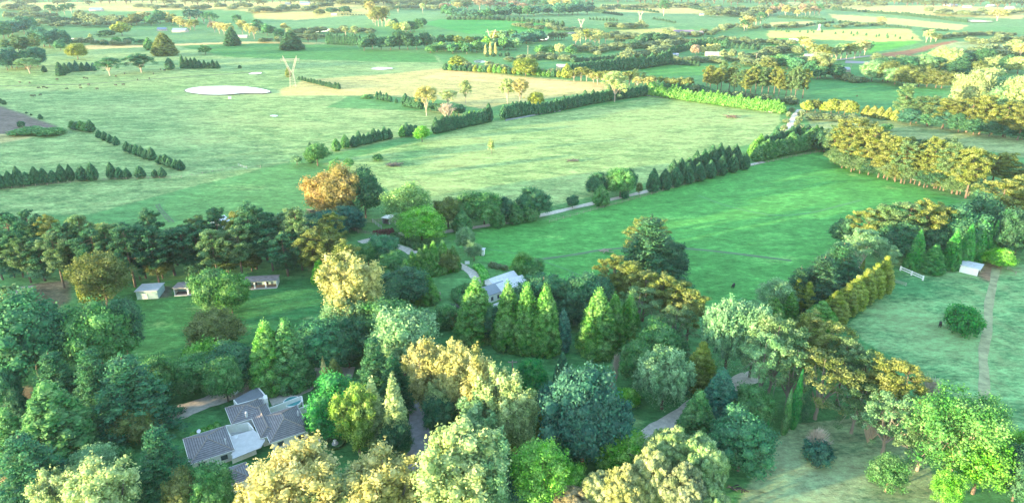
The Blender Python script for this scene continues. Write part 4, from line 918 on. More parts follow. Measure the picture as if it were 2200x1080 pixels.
for i in range(12): a = i * math.pi / 6; mb.add([(0, -.6, 9), (2.2 * math.cos(a), -.6, 9 + 2.2 * math.sin(a)), (2.2 * math.cos(a + .35), -.4, 9 + 2.2 * math.sin(a + .35))], [(0, 1, 2)])
mb.build('fan', M_WHITE, wv); MB().box((0, 1.6, 9), (.1, 3, .2)).box((0, 3.0, 9), (.1, 1.2, 1.1)).build('tail_vane', M_WHITE, wv)
shed((494, 213), 2.2, 2, 1.8, .4, M_WHITE, M_TIN, 'trough_shelter', 'tiny white trough shelter beside the large pond', skill=.2)

def car(px, rz, label, paint):
    r = empty('parked_car', G(*px), rz); tag(r, label, 'car')
    b = MB(); b.add([(-2.2, -.9, .35), (2.2, -.9, .35), (2.2, .9, .35), (-2.2, .9, .35), (-2.25, -.92, .8), (2.25, -.92, .75), (2.25, .92, .75), (-2.25, .92, .8), (-2.15, -.8, 1.05), (2.1, -.75, .9), (2.1, .75, .9), (-2.15, .8, 1.05)], [(3, 2, 1, 0), (0, 1, 5, 4), (1, 2, 6, 5), (2, 3, 7, 6), (3, 0, 4, 7), (4, 5, 9, 8), (5, 6, 10, 9), (6, 7, 11, 10), (7, 4, 8, 11), (8, 9, 10, 11)]); b.build('body', paint, r)
    c = MB(); c.add([(-1.9, -.78, 1.03), (1.0, -.78, .96), (1.0, .78, .96), (-1.9, .78, 1.03), (-1.5, -.62, 1.55), (.3, -.62, 1.55), (.3, .62, 1.55), (-1.5, .62, 1.55)], [(0, 1, 5, 4), (1, 2, 6, 5), (2, 3, 7, 6), (3, 0, 4, 7)]); c.build('window', M_GLASS, r)
    MB().box((-.6, 0, 1.58), (1.9, 1.28, .06)).build('roof', paint, r)
    for x in (-1.4, 1.4):
        for y in (-.85, .85): MB().tube([(x, y - .1, .34), (x, y + .1, .34)], [.34, .34], 12).build('wheel', M_DARK, r)
car((803, 535), .6, 'white car half hidden by trees on the upper driveway', M_WHITE)
car((478, 520), .2, 'white car seen between the trunks beside the machinery shed', M_WHITE)
# ------------------------------------------------------------------ trees: foreground, one line each: kind, x, top, foot, width (photograph px), colour, label
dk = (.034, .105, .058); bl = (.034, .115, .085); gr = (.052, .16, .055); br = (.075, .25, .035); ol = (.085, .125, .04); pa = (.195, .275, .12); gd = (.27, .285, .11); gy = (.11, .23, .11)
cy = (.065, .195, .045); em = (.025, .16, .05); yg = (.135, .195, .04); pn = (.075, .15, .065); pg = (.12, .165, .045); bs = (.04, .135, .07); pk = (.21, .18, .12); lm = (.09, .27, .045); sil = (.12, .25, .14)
T = '''
round|62|645|812|165|bs|big blue-green rounded tree at the left edge below the open shed
pine|30|610|720|70|pn|dark pine behind the open farm shed roof, tallest at its left
round|205|655|800|120|gr|broad olive-green tree right of the big blue-green one at the left
loose|218|540|665|100|ol|light olive feathery tree above the broad olive-green tree at left
round|262|640|770|70|dk|dark narrow tree shading the left side of the stable paddock
bush|195|600|650|45|yg|yellowish bush beside the olive tree left of the teal shed
cedar|118|750|868|100|bs|small cedar with pale yellow crown tips above the left cypress pair
cedar|200|742|880|95|bs|slim blue-green cedar between two pale-tipped cedars at left
cedar|278|757|925|165|bs|large cedar with pale golden top beside the left end of the driveway
round|340|768|870|70|gr|mid green tree directly right of the large pale-topped cedar
round|405|768|842|86|gr|dark green dome tree above the gravel driveway bend
bush|446|732|785|85|lm|bright light green bush by the lower edge of the stable paddock
round|462|672|752|96|ol|round olive-green tree standing in the lower stable paddock
round|452|578|672|74|gr|left half of the two-lobed bright tree in front of the stables
round|492|588|672|76|cy|right half of the two-lobed bright tree in front of the stables
round|500|745|815|110|bs|low blue-grey domed tree above the conical garden tree
round|482|770|862|68|gr|upright mid-green garden tree right of the driveway bend
cone|577|697|832|76|cy|gold-topped broad cypress, left of the pair above the big house
cone|620|693|828|80|gr|green broad cypress, right of the pair above the big house
round|700|695|790|120|bs|glossy blue-green dome tree beside the foot of the huge pale poplar
round|745|690|790|80|dk|dark tree directly under the huge pale poplar
poplar|758|538|725|128|gd|huge pale golden poplar standing in the middle of the garden
willow|750|630|735|100|gy|grey-green lower boughs tree at the foot of the huge pale poplar
pine|745|520|640|80|pg|golden-green pine directly behind the huge pale poplar
round|835|648|745|125|gr|dark green domed tree behind the grey-green garden dome
round|865|665|805|125|gy|grey-green round tree in the centre of the garden
round|870|578|655|92|dk|dark green dome beside the gold-tipped cypress clump
cone|686|558|608|34|lm|small bright green cone tree on the lawn under the dark pines
cone|872|560|622|34|cy|gold-tipped cypress at the lower left of the garden clump
cone|887|543|608|34|cy|gold-tipped cypress second up the left side of the garden clump
cone|903|538|596|32|cy|gold-tipped cypress third up the left side of the garden clump
cone|915|530|592|32|cy|gold-tipped cypress at the middle of the garden clump
cone|932|522|588|34|cy|tallest gold-tipped cypress at the back of the garden clump
cone|952|521|584|34|cy|gold-tipped cypress directly behind the pale-trunked garden tree
cone|974|529|580|30|cy|gold-tipped cypress at the right end of the garden clump
round|958|537|583|46|ol|dark rounded tree with pale trunk in front of the gold-tipped cypresses
cone|866|586|636|34|yg|short golden cypress in front of the left end of the clump
cone|882|588|645|36|cy|short gold-tipped cypress at the front of the clump
cone|916|590|648|48|cy|lone rounded cypress on the lawn below the garden clump
round|848|545|590|60|gr|dark green round tree left of the gold-tipped clump
round|820|505|560|62|bs|blue-green round tree by the upper driveway
loose|790|520|570|44|gr|small green tree with golden touches behind the poplar top
cone|917|666|713|40|bl|small dark blue spruce standing on the lawn
bush|960|655|700|50|gr|loose green bush left of the first big cypress
bush|975|672|704|30|ol|low dark bush beside the paved corner of the lawn
cone|1023|606|724|80|cy|big gold-tipped cypress, leftmost of the foreground cypress row
round|1060|655|735|44|dk|dark tree squeezed between the first and second big cypresses
cone|1092|613|745|62|cy|second big gold-tipped cypress from the left in the foreground row
cone|1132|617|750|62|cy|third big gold-tipped cypress from the left in the foreground row
cone|1172|620|754|64|cy|fourth big cypress with the strongest golden tip in the foreground row
column|1210|668|755|34|bl|dark blue narrow tree between the two groups of big cypresses
cone|1285|628|756|76|cy|fifth and widest-based big gold-tipped cypress in the foreground row
cone|1319|636|746|50|cy|sixth big gold-tipped cypress, slim one in the foreground row
cone|1351|638|740|50|cy|seventh big gold-tipped cypress at the right end of the row
round|1122|543|598|42|cy|left one of the two smooth round trees behind the cottage
round|1145|553|602|44|gr|right one of the two smooth round trees behind the cottage
flat|1168|590|672|118|bs|spreading blue-green cedar over the cottage roof
round|1225|640|700|60|dk|dark shrubby tree behind the space between the cypress groups
round|1262|590|690|90|dk|dark round tree between the blue cedar and the golden pines
bush|1262|588|625|36|sil|purple-grey bush at the paddock edge behind the dark round tree
round|1090|700|742|30|dk|low dark bush between second and third big cypresses
cedar|1395|460|608|140|dk|giant dark cedar with a lit crown in the emerald paddock
flat|1392|462|560|85|ol|layered olive upper crown tree within the giant dark cedar group
round|1435|520|600|70|dk|dark right shoulder tree of the giant cedar group
pine|1318|548|655|76|pg|golden pine, first from the left in the diagonal golden belt
pine|1352|560|668|76|pg|golden pine, second from the left in the diagonal golden belt
pine|1385|580|690|76|pg|golden pine, third from the left in the diagonal golden belt
pine|1420|587|700|80|pg|golden pine, fourth from the left in the diagonal golden belt
pine|1452|600|715|80|pg|golden pine, fifth from the left in the diagonal golden belt
pine|1482|622|730|74|pg|golden pine at the right end of the diagonal golden belt
scrag|1370|620|720|90|pn|scraggy dark tree under the golden pines, left of the green dome
scrag|1450|660|760|90|pn|scraggy dark tree under the golden pines, behind the green dome
round|1418|697|795|96|gr|green dome tree just right of the big cypress row
round|1372|735|832|66|gr|lower green tree left of the pale weeping tree
willow|1428|748|878|112|(.12,.24,.12)|pale green weeping tree above the gravel drive
ridge|1506|733|842|60|yg|yellow-green ragged cypress beside the pale weeping tree
willow|1568|643|800|110|sil|silvery weeping willow, left one by the dark scraggy belt
willow|1622|655|810|90|sil|silvery weeping willow, right one by the dark scraggy belt
scrag|1665|680|850|100|pn|brownish scraggy tree right of the silvery willows
scrag|1640|720|870|90|gy|grey tangled tree above the end of the gravel drive
pine|1735|672|800|86|pg|golden pine just below the yellow-green cypress row
pine|1780|690|830|80|pg|golden pine, second below the yellow-green cypress row
pine|1812|722|860|70|pn|dark pine on the edge of the right paddock
scrag|1700|740|880|120|pn|dark scraggy tree in the middle of the right tree belt
scrag|1765|760|900|120|ol|olive scraggy tree in the middle of the right tree belt
pine|1850|752|880|90|pn|dark olive pine at the lower right paddock corner
pine|1892|768|900|90|pg|olive-gold pine along the lower right paddock edge
pine|1935|778|930|96|pg|golden pine left of the pale feathery tree at lower right
scrag|1840|830|930|110|pn|dark tangled tree with bare grey limbs at lower right
scrag|1910|850|975|120|gy|grey tangled tree left of the big bright spreading tree
twig|1872|880|950|60|gy|bare grey tree with tangled limbs in the lower right belt
twig|1998|815|880|50|pk|pale pink feathery bare tree lit by the sun at lower right
scrag|1985|900|1010|110|pn|dark tangled tree under the left side of the big bright tree
column|1692|838|932|17|gr|slim italian cypress, leftmost of three at lower right
column|1712|803|920|21|em|tallest slim italian cypress, middle of three at lower right
column|1736|818|905|15|dk|dark slim italian cypress, rightmost of three at lower right
cone|1547|800|905|78|bl|blue-green broad cone tree beside the gravel drive
cone|1497|846|958|78|gr|green cone tree at the lower end of the gravel drive
round|1620|835|915|82|gr|dark green round tree right of the blue-green cone
round|1595|890|1010|120|bs|dense blue-green tree below the dark green round tree
column|1630|900|975|14|gr|thin dark cypress beside the dense blue-green tree, left
column|1645|905|980|14|em|thin dark cypress beside the dense blue-green tree, right
column|1546|935|985|15|gr|thin cypress at the left foot of the dense blue-green tree
column|1584|945|1005|14|em|thin cypress in front of the dense blue-green tree
round|1560|900|985|60|bs|blue-green tree between the cones and the dense one
bush|1758|950|988|60|bl|dark green round shrub with bare grey twigs above it
twig|1757|925|975|52|gy|bare grey twigs standing out of the dark round shrub
loose|1912|978|1055|72|gr|loose fresh green small tree on the lower right grass
spread|2062|856|1040|188|(.055,.19,.05)|big bright green spreading tree with pale limbs at lower right
loose|2110|930|1060|120|br|bright green lower boughs tree right of the spreading one
loose|2035|1010|1085|60|br|bright green sapling at the foot of the spreading tree
loose|2192|925|1010|70|br|green tree cut by the right edge, upper one
round|2195|960|1075|90|dk|dark green tree in the lower right corner
bush|2070|658|712|64|em|bright green round bush alone in the right paddock
round|2148|536|574|50|br|bright round green tree beside the white horse shelter
ridge|1899|550|632|41|yg|yellow-green cypress, farthest of the bright diagonal row
ridge|1880|564|640|41|yg|yellow-green cypress, second from the far end of the bright row
ridge|1860|576|652|43|yg|yellow-green cypress, third from the far end of the bright row
ridge|1840|592|664|45|yg|yellow-green cypress, fourth from the far end of the bright row
ridge|1820|608|676|46|yg|yellow-green cypress, fifth from the far end of the bright row
ridge|1796|624|694|52|yg|yellow-green cypress, nearest of the bright diagonal row
ridge|1764|648|706|62|cy|greener cypress at the lower left end of the bright row
ridge|1760|598|660|34|cy|slim green cypress behind the bright row, right one
ridge|1735|604|668|38|yg|slim yellow-green cypress behind the bright row, middle one
ridge|1712|598|665|38|yg|slim yellow-green cypress behind the bright row, left one
ridge|1698|626|684|36|cy|short green cypress in front of the slim ones
ridge|1660|638|705|50|cy|green cypress at the left end of the short ones
column|1852|546|582|14|yg|thin bright cypress behind the bright row
cedar|1765|545|655|110|dk|dark green cedar behind the yellow-green row
cedar|1805|515|620|110|dk|dark cedar below the grey gum at the emerald paddock corner
cedar|1715|570|660|70|dk|dark cedar with a golden tip at the emerald paddock edge
loose|1672|600|670|70|gy|grey-green small tree at the emerald paddock lower corner
gum|1852|495|590|84|gy|grey gum tree behind the dark cedars, left one
gum|1904|525|590|50|gy|grey gum tree behind the far end of the bright row
cone|1970|500|577|38|(.035,.175,.05)|emerald cypress, nearest-left of the upright row by the shelter
cone|2006|528|584|44|(.035,.15,.05)|broad short emerald cypress, second of the upright row
cone|2048|497|577|36|(.035,.175,.05)|emerald cypress, third from the left of the upright row
cone|2078|488|568|34|(.035,.175,.05)|emerald cypress, fourth from the left of the upright row
cone|2104|480|560|32|(.035,.175,.05)|emerald cypress, fifth from the left of the upright row
cone|2121|484|557|20|(.035,.175,.05)|slim emerald cypress, sixth from the left of the upright row
cone|2134|478|553|19|(.035,.175,.05)|slim emerald cypress, seventh from the left of the upright row
cone|2149|458|545|20|(.035,.175,.05)|slim emerald cypress at the right end of the upright row
pine|1862|448|540|72|pg|golden-topped pine, leftmost behind the emerald cypresses
pine|1900|438|548|80|pn|dark pine with lit top, second behind the emerald cypresses
pine|1945|434|548|80|pn|dark pine, third behind the emerald cypresses
pine|1985|428|548|80|pg|golden-topped pine, fourth behind the emerald cypresses
pine|2015|438|545|70|pg|golden-topped pine, fifth behind the emerald cypresses
round|1925|478|558|90|dk|very dark tree filling behind the left emerald cypresses
round|2000|480|552|70|dk|very dark tree filling behind the second emerald cypress
round|2060|446|545|95|bs|broad blue-green tree above the emerald cypresses
round|2112|420|520|80|dk|dark tree between the emerald cypresses and the far pine belt
pine|2150|385|480|90|pg|golden pine at the right edge above the dark trees
pine|2190|375|475|80|pg|golden pine cut by the right edge
round|2165|450|550|70|dk|dark green tree right of the emerald cypresses
round|2190|480|545|60|bl|blue-green tree at the right edge above the sandy ground
round|1815|470|530|50|dk|dark low tree at the left foot of the pine group
cone|28|886|1000|76|gr|green cypress cone at the lower left edge
cone|118|830|985|134|gr|very broad green cypress with twin tips at lower left
cedar|62|926|1090|150|bs|large pale-tipped cedar in the lower left corner
cedar|345|912|1075|120|bs|blue-green cedar with golden tip covering the left house wing
round|292|875|948|84|ol|dark glossy olive tree at the lawn edge left of the driveway
poplar|215|985|1150|140|pa|pale golden leafy tree at the bottom left edge
poplar|120|1005|1140|90|pa|paler narrow leafy tree left of the golden bottom one
loose|198|958|1050|90|gy|grey-green airy tree behind the golden bottom left tree
round|262|970|1030|50|gr|small green tree right of the airy grey-green one
round|402|1018|1120|80|ol|olive-orange tree at the bottom below the house
round|450|1004|1110|86|gr|bright green tree at the bottom left of the house roof
poplar|640|948|1150|190|gd|huge golden leafy tree in front of the big house
poplar|560|1030|1160|90|gd|golden leafy tree at the left foot of the huge one
poplar|715|1020|1160|110|pa|pale gold leafy tree right of the huge golden one
poplar|820|962|1140|160|gd|golden leafy tree at the bottom centre
poplar|765|1010|1150|100|pa|pale leafy tree between the golden bottom ones
poplar|985|905|1130|170|pa|tall pale green poplar right of the shaded drive
poplar|1045|925|1120|110|gy|grey-green poplar right of the tall pale one
poplar|912|725|885|92|gd|golden poplar at the left end of the central grove
poplar|972|728|900|92|gd|golden poplar, second from the left in the central grove
poplar|1022|748|930|92|gd|golden poplar, third from the left in the central grove
poplar|1068|780|955|96|pa|pale green-gold poplar, fourth in the central grove
poplar|1108|825|975|90|pa|pale green poplar at the right end of the central grove
poplar|960|800|910|90|pa|lower pale poplar in front of the golden grove
poplar|1030|850|985|100|gy|grey-green poplar in front of the central grove
round|950|850|930|70|dk|dark tree under the left of the golden grove
column|803|820|965|46|pa|pale upright poplar with golden top, left of the pair
column|848|812|975|48|pa|pale upright poplar with golden top, right of the pair
poplar|765|820|975|84|(.13,.24,.05)|yellow-green leafy tree left of the pale upright pair
round|850|900|985|60|dk|dark undergrowth tree between the upright pair and drive
cedar|805|713|860|82|bs|blue-green cedar with golden tip left of the golden grove
cedar|846|760|880|78|bs|second blue-green cedar with golden branch ends beside the grove
round|730|812|945|108|em|large dense dark green tree right of the big house
round|672|880|935|36|dk|lower dark shoulder of greenery beside the house verandah
column|697|771|838|17|gd|narrow golden column tree beside the driveway
cone|720|775|850|44|ol|small olive cypress right of the golden column
round|1255|806|990|150|bl|very large dark blue-green tree right of the central grove
round|1195|825|935|70|bl|dark blue-green tree left shoulder of the very large one
round|1310|850|975|80|bl|dark blue-green tree right shoulder of the very large one
round|1140|775|850|62|em|glossy dark green tree at the edge of the central lawn
cone|1208|760|822|34|bs|small blue-grey cone tree on the central lawn
loose|1235|800|870|70|bs|airy blue-green tree behind the very large dark one
ridge|1178|866|955|48|yg|yellow-green layered cypress in front of the dark tree
loose|1152|948|1095|112|lm|bright yellow-green leafy tree at the bottom centre
round|1222|1000|1085|64|br|bright green tree right of the yellow-green leafy one
round|1205|935|1010|70|dk|dark green tree behind the bright yellow-green one
loose|1338|935|1030|120|br|fresh green spreading tree at the end of the gravel drive
billow|1440|918|1060|112|(.13,.22,.09)|billowy green tree, back left of the billowy group
billow|1505|940|1080|110|(.12,.21,.09)|billowy green tree, right side of the billowy group
billow|1398|968|1100|92|(.17,.22,.10)|billowy brown-green tree at the centre of the billowy group
billow|1340|1000|1120|92|(.19,.23,.09)|billowy tree with golden touches, left of centre of the group
billow|1282|1015|1110|76|(.17,.21,.10)|billowy olive tree at the left end of the group
billow|1470|1000|1130|90|(.12,.17,.09)|billowy dark olive tree in front of the right one
billow|1522|1035|1130|80|(.12,.22,.09)|billowy green tree at the bottom right of the group
billow|1235|1050|1120|90|(.18,.17,.10)|low brownish billowy tree at the bottom edge
bush|1348|835|870|46|lm|lime green bush on the lawn above the gravel drive
twig|1312|818|868|28|gy|bare grey sapling beside the lime green bush
twig|1325|765|820|24|sil|pale bare leaning sapling on the central lawn
bush|1330|850|872|30|gr|dull green low bush below the bare sapling
loose|1110|840|900|40|gr|small green tree at the right edge of the golden grove
round|38|840|900|40|dk|dark tree at the left edge beside the orange dirt
round|10|790|880|50|bs|blue-green tree cut by the left edge
loose|45|980|1060|60|pk|pinkish grey bare-looking bush at the lower left edge
round|1085|1000|1090|70|bl|dark blue-green tree right of the tall pale poplar
round|702|370|462|92|(.2,.17,.055)|golden orange pine, left part of the big lone group
round|742|359|470|84|(.15,.14,.05)|golden dark-centred pine, middle of the big lone group
round|782|366|468|72|dk|dark evergreen tree, right part of the big lone group
loose|722|340|395|28|gr|small green tree behind the big golden lone group
loose|880|394|490|96|(.09,.19,.07)|airy pale green tree leaning over the stock yards
round|905|448|516|88|br|bright green leafy round tree beside the driveway junction
cone|900|425|482|40|(.09,.08,.07)|brown-grey conifer inside the airy green tree
round|962|425|488|56|ol|grey-green tree at the left end of the dark grove by the drive
round|1002|415|484|64|gr|dark green tree, second in the dark grove by the drive
round|1040|412|482|66|gr|dark green tree, third in the dark grove by the drive
round|1080|425|478|50|dk|dark tree at the right end of the dark grove by the drive
drop|993|455|500|38|gr|dark cone tree in front of the grove, leftmost by the drive
drop|1068|445|488|30|gr|dark cone tree in front of the grove, second by the drive
drop|1105|437|480|36|gr|dark cone tree in front of the grove, third by the drive
round|1146|404|466|62|bs|round grey-green tree at the right of the dark grove
drop|1138|430|474|36|gr|dark cone tree below the round grey-green tree
round|1230|420|447|26|dk|small dark tree left along the tree-lined drive
round|1282|371|425|42|dk|dark irregular tree above the first cone by the drive
round|1334|360|424|54|gr|big green tree with lit top beside the drive
round|1352|364|416|32|dk|darker tree behind the right of the big green drive tree
loose|1374|392|420|16|ol|thin small tree just right of the big green drive tree
drop|1292|398|442|32|gr|teardrop conifer on the near side of the drive, leftmost
drop|1343|405|426|16|dk|small low conifer under the big green drive tree
loose|680|308|356|50|gr|loose green tree at the gap in the lower left pasture fence
drop|667|308|350|20|dk|dark narrow tree at the left of the loose green one
loose|637|332|354|24|sil|grey-purple small bush left of the loose green tree
loose|749|340|362|26|gr|small round green tree above the big golden lone group
bush|811|330|345|20|gr|small green bush in the central paddock
loose|1056|297|330|14|pa|tiny pale sapling in the central paddock
loose|906|270|305|36|br|bright green rounded tree in front of the left windbreak end
gum|915|184|248|44|gd|golden gum tree with brown trunk, largest left of the windbreak
gum|962|193|228|40|pa|round pale gum tree right of the golden one
gum|1000|171|222|26|pa|tall thin gum tree right of the round pale one
gum|1090|167|224|36|pa|gum tree, left one of the pair on the straw field
gum|1117|168|226|36|gd|gum tree, right one of the pair on the straw field
twig|960|224|254|42|pk|pinkish bare tree above the left windbreak
round|1152|197|232|32|yg|yellow-green round tree behind the curving windbreak
gum|1322|153|219|50|pa|lone pale gum with white leaning trunk at the windbreak
round|985|121|147|40|yg|yellow-green round tree at the left end of the golden hedge
round|1130|124|163|44|yg|tall golden-green tree in the middle of the golden hedge
drop|1218|138|168|22|yg|golden-green cone tree at the right end of the golden hedge
pine|1840|252|352|82|pg|big golden pine at the left end of the right pine belt
round|1907|266|282|22|gr|round green bush alone in the pale strip field
round|1735|217|242|26|yg|yellow-green tree at the lane corner by the bright hedge
gum|1766|113|168|54|pa|gum with white forked trunk at the gum grove foot
cone|351|72|119|44|ol|large dark cone tree on the hill at left with lit side
drop|319|82|108|18|gr|small cone tree left of the large dark cone tree
cone|625|68|107|44|dk|broad dark cone tree on the hill behind the pylon
cone|497|60|98|32|dk|dark pointed tree at the right of the golden trees
round|260|48|77|36|yg|round yellow-green tree in the far left paddocks
round|227|65|80|36|dk|low dark round tree beside the round yellow-green one
round|250|79|96|18|gr|small round tree below the round yellow-green one
loose|195|72|86|10|pa|thin pale tree beside the far left pond
loose|275|80|94|24|bs|blue-grey small tree in the far left paddocks
loose|300|84|96|28|bs|blue-grey scrub right of the small round tree
bush|224|89|97|16|dk|low dark bush by the pale straw strip
round|128|86|109|22|bs|round tree at the right end of the big dark wood
round|164|93|128|38|yg|yellow-green round tree on the left pasture slope
gum|232|124|163|46|bs|blue-grey gum, left one on the cow pasture edge
gum|300|116|156|60|bs|wide blue-grey gum pair on the cow pasture edge
drop|363|125|150|18|dk|small dark conifer right of the wide blue-grey gum
round|440|97|117|24|gr|round mid-green tree on the hill left of the pylon
drop|515|140|147|7|dk|tiny dark bush at the ditch end
gum|60|124|158|44|gy|pale green gum at the foot of the dark left wood
drop|94|141|156|10|dk|tiny dark conifer right of the pale green gum
drop|619|145|166|12|ol|small cone tree at the foot of the tall pylon
bush|790|203|211|26|gr|low green bush right of the straw strip
drop|851|211|221|7|dk|tiny conifer alone right of the five conifers
bush|45|260|273|15|dk|small dark bush on the ploughed field
drop|86|245|256|9|dk|small dark bush at the edge of the ploughed field
bush|60|275|288|60|gr|low scrub along the ploughed field corner
bush|110|276|290|50|gr|low scrub right of the ploughed field corner
gum|908|6|29|12|pa|thin far tree at the top left of the dark wood
gum|855|13|28|18|dk|single round far tree in the dry field
round|685|20|33|24|ol|olive tree left of the small white orchard house
round|712|17|29|26|dk|dark tree just above the small white orchard house
round|741|14|29|26|dk|dark tree right of the small white orchard house
cone|297|29|45|12|dk|small dark cone by the white far shed
gum|1427|0|35|26|bs|tall blue far tree on the hill above the pylon
gum|1606|34|66|34|gd|golden far gum beside the wood at upper right
gum|1893|36|54|22|gd|golden round far gum on the dry slopes
gum|2145|20|45|40|gd|wide golden-grey far gum near the top right pond
'''
for ln in T.strip().split('\n'):
    k, x, a, b, w, c, lab = ln.split('|')
    tree(k, float(x), float(a), float(b), float(w), eval(c), lab)  # big lone group: sun gold left and shade right set by tree colours
# ------------------------------------------------------------------ rows and belts (feet lines in px)
row('pine', [(-5, 600), (60, 612), (150, 612), (260, 608), (330, 600), (420, 592), (500, 585), (600, 585), (700, 590)], 24, (125, 118), (64, 74), [pn, pn, dk, pg, dk], 'tall dark pine', 'in front line of the left belt', (6, 10))
row('pine', [(20, 560), (130, 575), (250, 570), (400, 565), (560, 555), (720, 560)], 15, (105, 95), (60, 66), [pn, dk, pg, dk], 'tall dark pine', 'in back line of the left belt', (8, 8))
row('loose', [(30, 600), (150, 605), (400, 590), (640, 590), (740, 600)], 12, (45, 50), 50, [dk, bl, ol], 'low dark tree', 'between trunks of the left belt', (10, 8))
row('round', [(580, 520), (640, 505), (700, 520), (745, 500)], 5, 55, 62, [dk, bl], 'rounded dark tree', 'at the right end of the left belt', (4, 4))
row('pine', [(1790, 345), (1850, 368), (1930, 388), (2010, 402), (2090, 425)], 18, (82, 96), (50, 58), [pg, pg, pn], 'tall sunlit pine', 'in front line of the right belt', (4, 3))
row('pine', [(1880, 350), (1960, 362), (2050, 378), (2140, 398), (2205, 415)], 16, (66, 76), (50, 58), [pg, pn, pg], 'sunlit pine', 'in back line of the right belt', (4, 3))
row('loose', [(1796, 354), (1850, 373), (1960, 394), (2085, 424)], 16, 40, 44, [dk, pn, ol], 'low dark tree', 'under the right belt pines', (4, 3))
row('drop', [(1404, 413), (1600, 364)], 9, (44, 40), (27, 23), dk, 'teardrop conifer', 'along the near side of the drive')
row('drop', [(1446, 392), (1520, 368), (1580, 350)], 9, (52, 42), (26, 24), dk, 'tall conifer', 'behind the drive conifers')
row('drop', [(1628, 346), (1700, 330), (1762, 316)], 14, (40, 42), (22, 22), gr, 'upright conifer', 'in front line by the paddock corner')
row('drop', [(1622, 338), (1680, 318), (1735, 305)], 11, (44, 40), (22, 22), [cy, dk], 'upright conifer', 'in back line by the paddock corner')
row('round', [(1745, 320), (1775, 325), (1800, 322)], 5, 38, 36, [dk, bl], 'dark bushy tree', 'beside the paddock corner conifers', (3, 3))
row('loose', [(1685, 300), (1720, 292), (1750, 296), (1765, 300)], 5, 20, 22, [yg, cy], 'yellow-green small tree', 'at the lane end', (2, 4))
row('bush', [(1680, 290), (1688, 262), (1700, 240)], 5, 12, 12, [yg, cy], 'yellow-green bush', 'along left side of the lane', (1, 1), 'far')
row('bush', [(1712, 285), (1712, 265), (1722, 250)], 4, 14, 14, [yg, gr], 'green bush', 'along right side of the lane', (1, 1), 'far')
row('drop', [(1083, 256), (1180, 243), (1260, 226), (1320, 215), (1385, 206)], 34, (30, 27), (13, 12), dk, 'dark conifer', 'in the curving hedge')
row('drop', [(1396, 206), (1480, 217), (1580, 231), (1680, 244)], 36, (27, 28), (12, 14), cy, 'bright conifer', 'in the straight hedge')
row('drop', [(1392, 190), (1470, 196), (1530, 204)], 14, 16, 12, dk, 'low dark conifer', 'behind the straight hedge')
row('drop', [(936, 287), (1050, 262)], 16, (30, 34), (12, 13), dk, 'dark conifer', 'in the windbreak left of the curving hedge')
row('drop', [(864, 294), (893, 291)], 4, 27, 16, [dk, cy], 'conifer', 'left of the bright rounded tree')
row('drop', [(1010, 262), (1048, 256)], 5, 26, 13, cy, 'taller sunlit conifer', 'at the windbreak end')
row('drop', [(722, 324), (741, 318)], 2, 28, 20, gr, 'dark conifer', 'of the short pair by the pasture gate')
row('drop', [(760, 316), (836, 298)], 8, (28, 26), (16, 14), dk, 'dark conifer', 'in the short windbreak')
row('drop', [(870, 228), (902, 234)], 5, 24, 15, dk, 'dark conifer', 'beside the golden gum')
row('round', [(925, 238), (985, 248)], 4, 22, 26, [dk, gr], 'dark bushy tree', 'under the gums by the windbreak')
row('drop', [(810, 214), (838, 219)], 5, 17, 9, dk, 'dark conifer', 'of the five below the straw strip')
row('drop', [(643, 172), (728, 192)], 14, (9, 13), (6, 8), [dk, gr, cy], 'little conifer', 'in the row by the tall pylon')
row('drop', [(0, 405), (150, 389)], 9, (38, 32), (22, 17), dk, 'dark conifer', 'in the far left edge row')
row('drop', [(175, 388), (196, 387)], 2, 32, 22, dk, 'dark conifer', 'of the pair beside the left edge row')
row('drop', [(238, 384), (272, 383)], 3, (32, 26), (18, 17), dk, 'dark conifer', 'of the group of three')
row('drop', [(300, 382.5), (300.5, 382)], 1, 29, 22, dk, 'single dark conifer', 'right of the group of three')
row('drop', [(332, 381), (347, 381)], 2, 21, 14, dk, 'small dark conifer', 'of the pair at the pasture corner')
row('drop', [(344, 352), (387, 366)], 5, (22, 22), (17, 15), dk, 'dark conifer', 'in nearest diagonal cluster')
row('drop', [(272, 326), (324, 344)], 6, (20, 24), (15, 17), dk, 'dark conifer', 'in third diagonal cluster')
row('drop', [(212, 297), (248, 312)], 4, (17, 20), (12, 14), dk, 'dark conifer', 'in second diagonal cluster')
row('drop', [(155, 276), (193, 284)], 5, (18, 24), (16, 18), [dk, gr], 'dark conifer', 'in far diagonal cluster by ploughed field')
row('drop', [(1, 222), (10, 225)], 2, 11, 9, dk, 'dark bush', 'above the ploughed field')
row('drop', [(57, 244), (67, 248)], 2, 4, 5, dk, 'tiny bush', 'along the ploughed field edge')
row('cone', [(128, 162), (150, 154), (200, 152)], 7, (26, 16), (18, 11), [dk, bl], 'dark conifer', 'left of the blue-grey gums')
row('cone', [(391, 147), (467, 147)], 9, (26, 14), (14, 10), dk, 'dark conifer', 'in the cow pasture hedge clump')
row('drop', [(957, 151), (1060, 157), (1130, 161), (1222, 168)], 26, (15, 17), (9, 9), [cy, dk, yg], 'conifer', 'in the golden hedge')
row('round', [(1005, 150), (1100, 156), (1200, 164)], 8, 18, 18, [yg, gd, pk], 'golden small tree', 'behind the golden hedge', (3, 2))
row('gum', [(1232, 176), (1290, 180), (1360, 186), (1395, 188)], 13, (30, 26), 26, [gd, pg, pg], 'golden gum', 'in the belt above the curving hedge', (3, 4))
row('pine', [(1350, 182), (1400, 186)], 4, 32, 22, pn, 'dark pine', 'within the golden gum belt', (2, 2))
row('round', [(1400, 188), (1480, 190)], 6, 22, 24, [ol, yg], 'olive bushy tree', 'right of the golden gum belt', (2, 3))
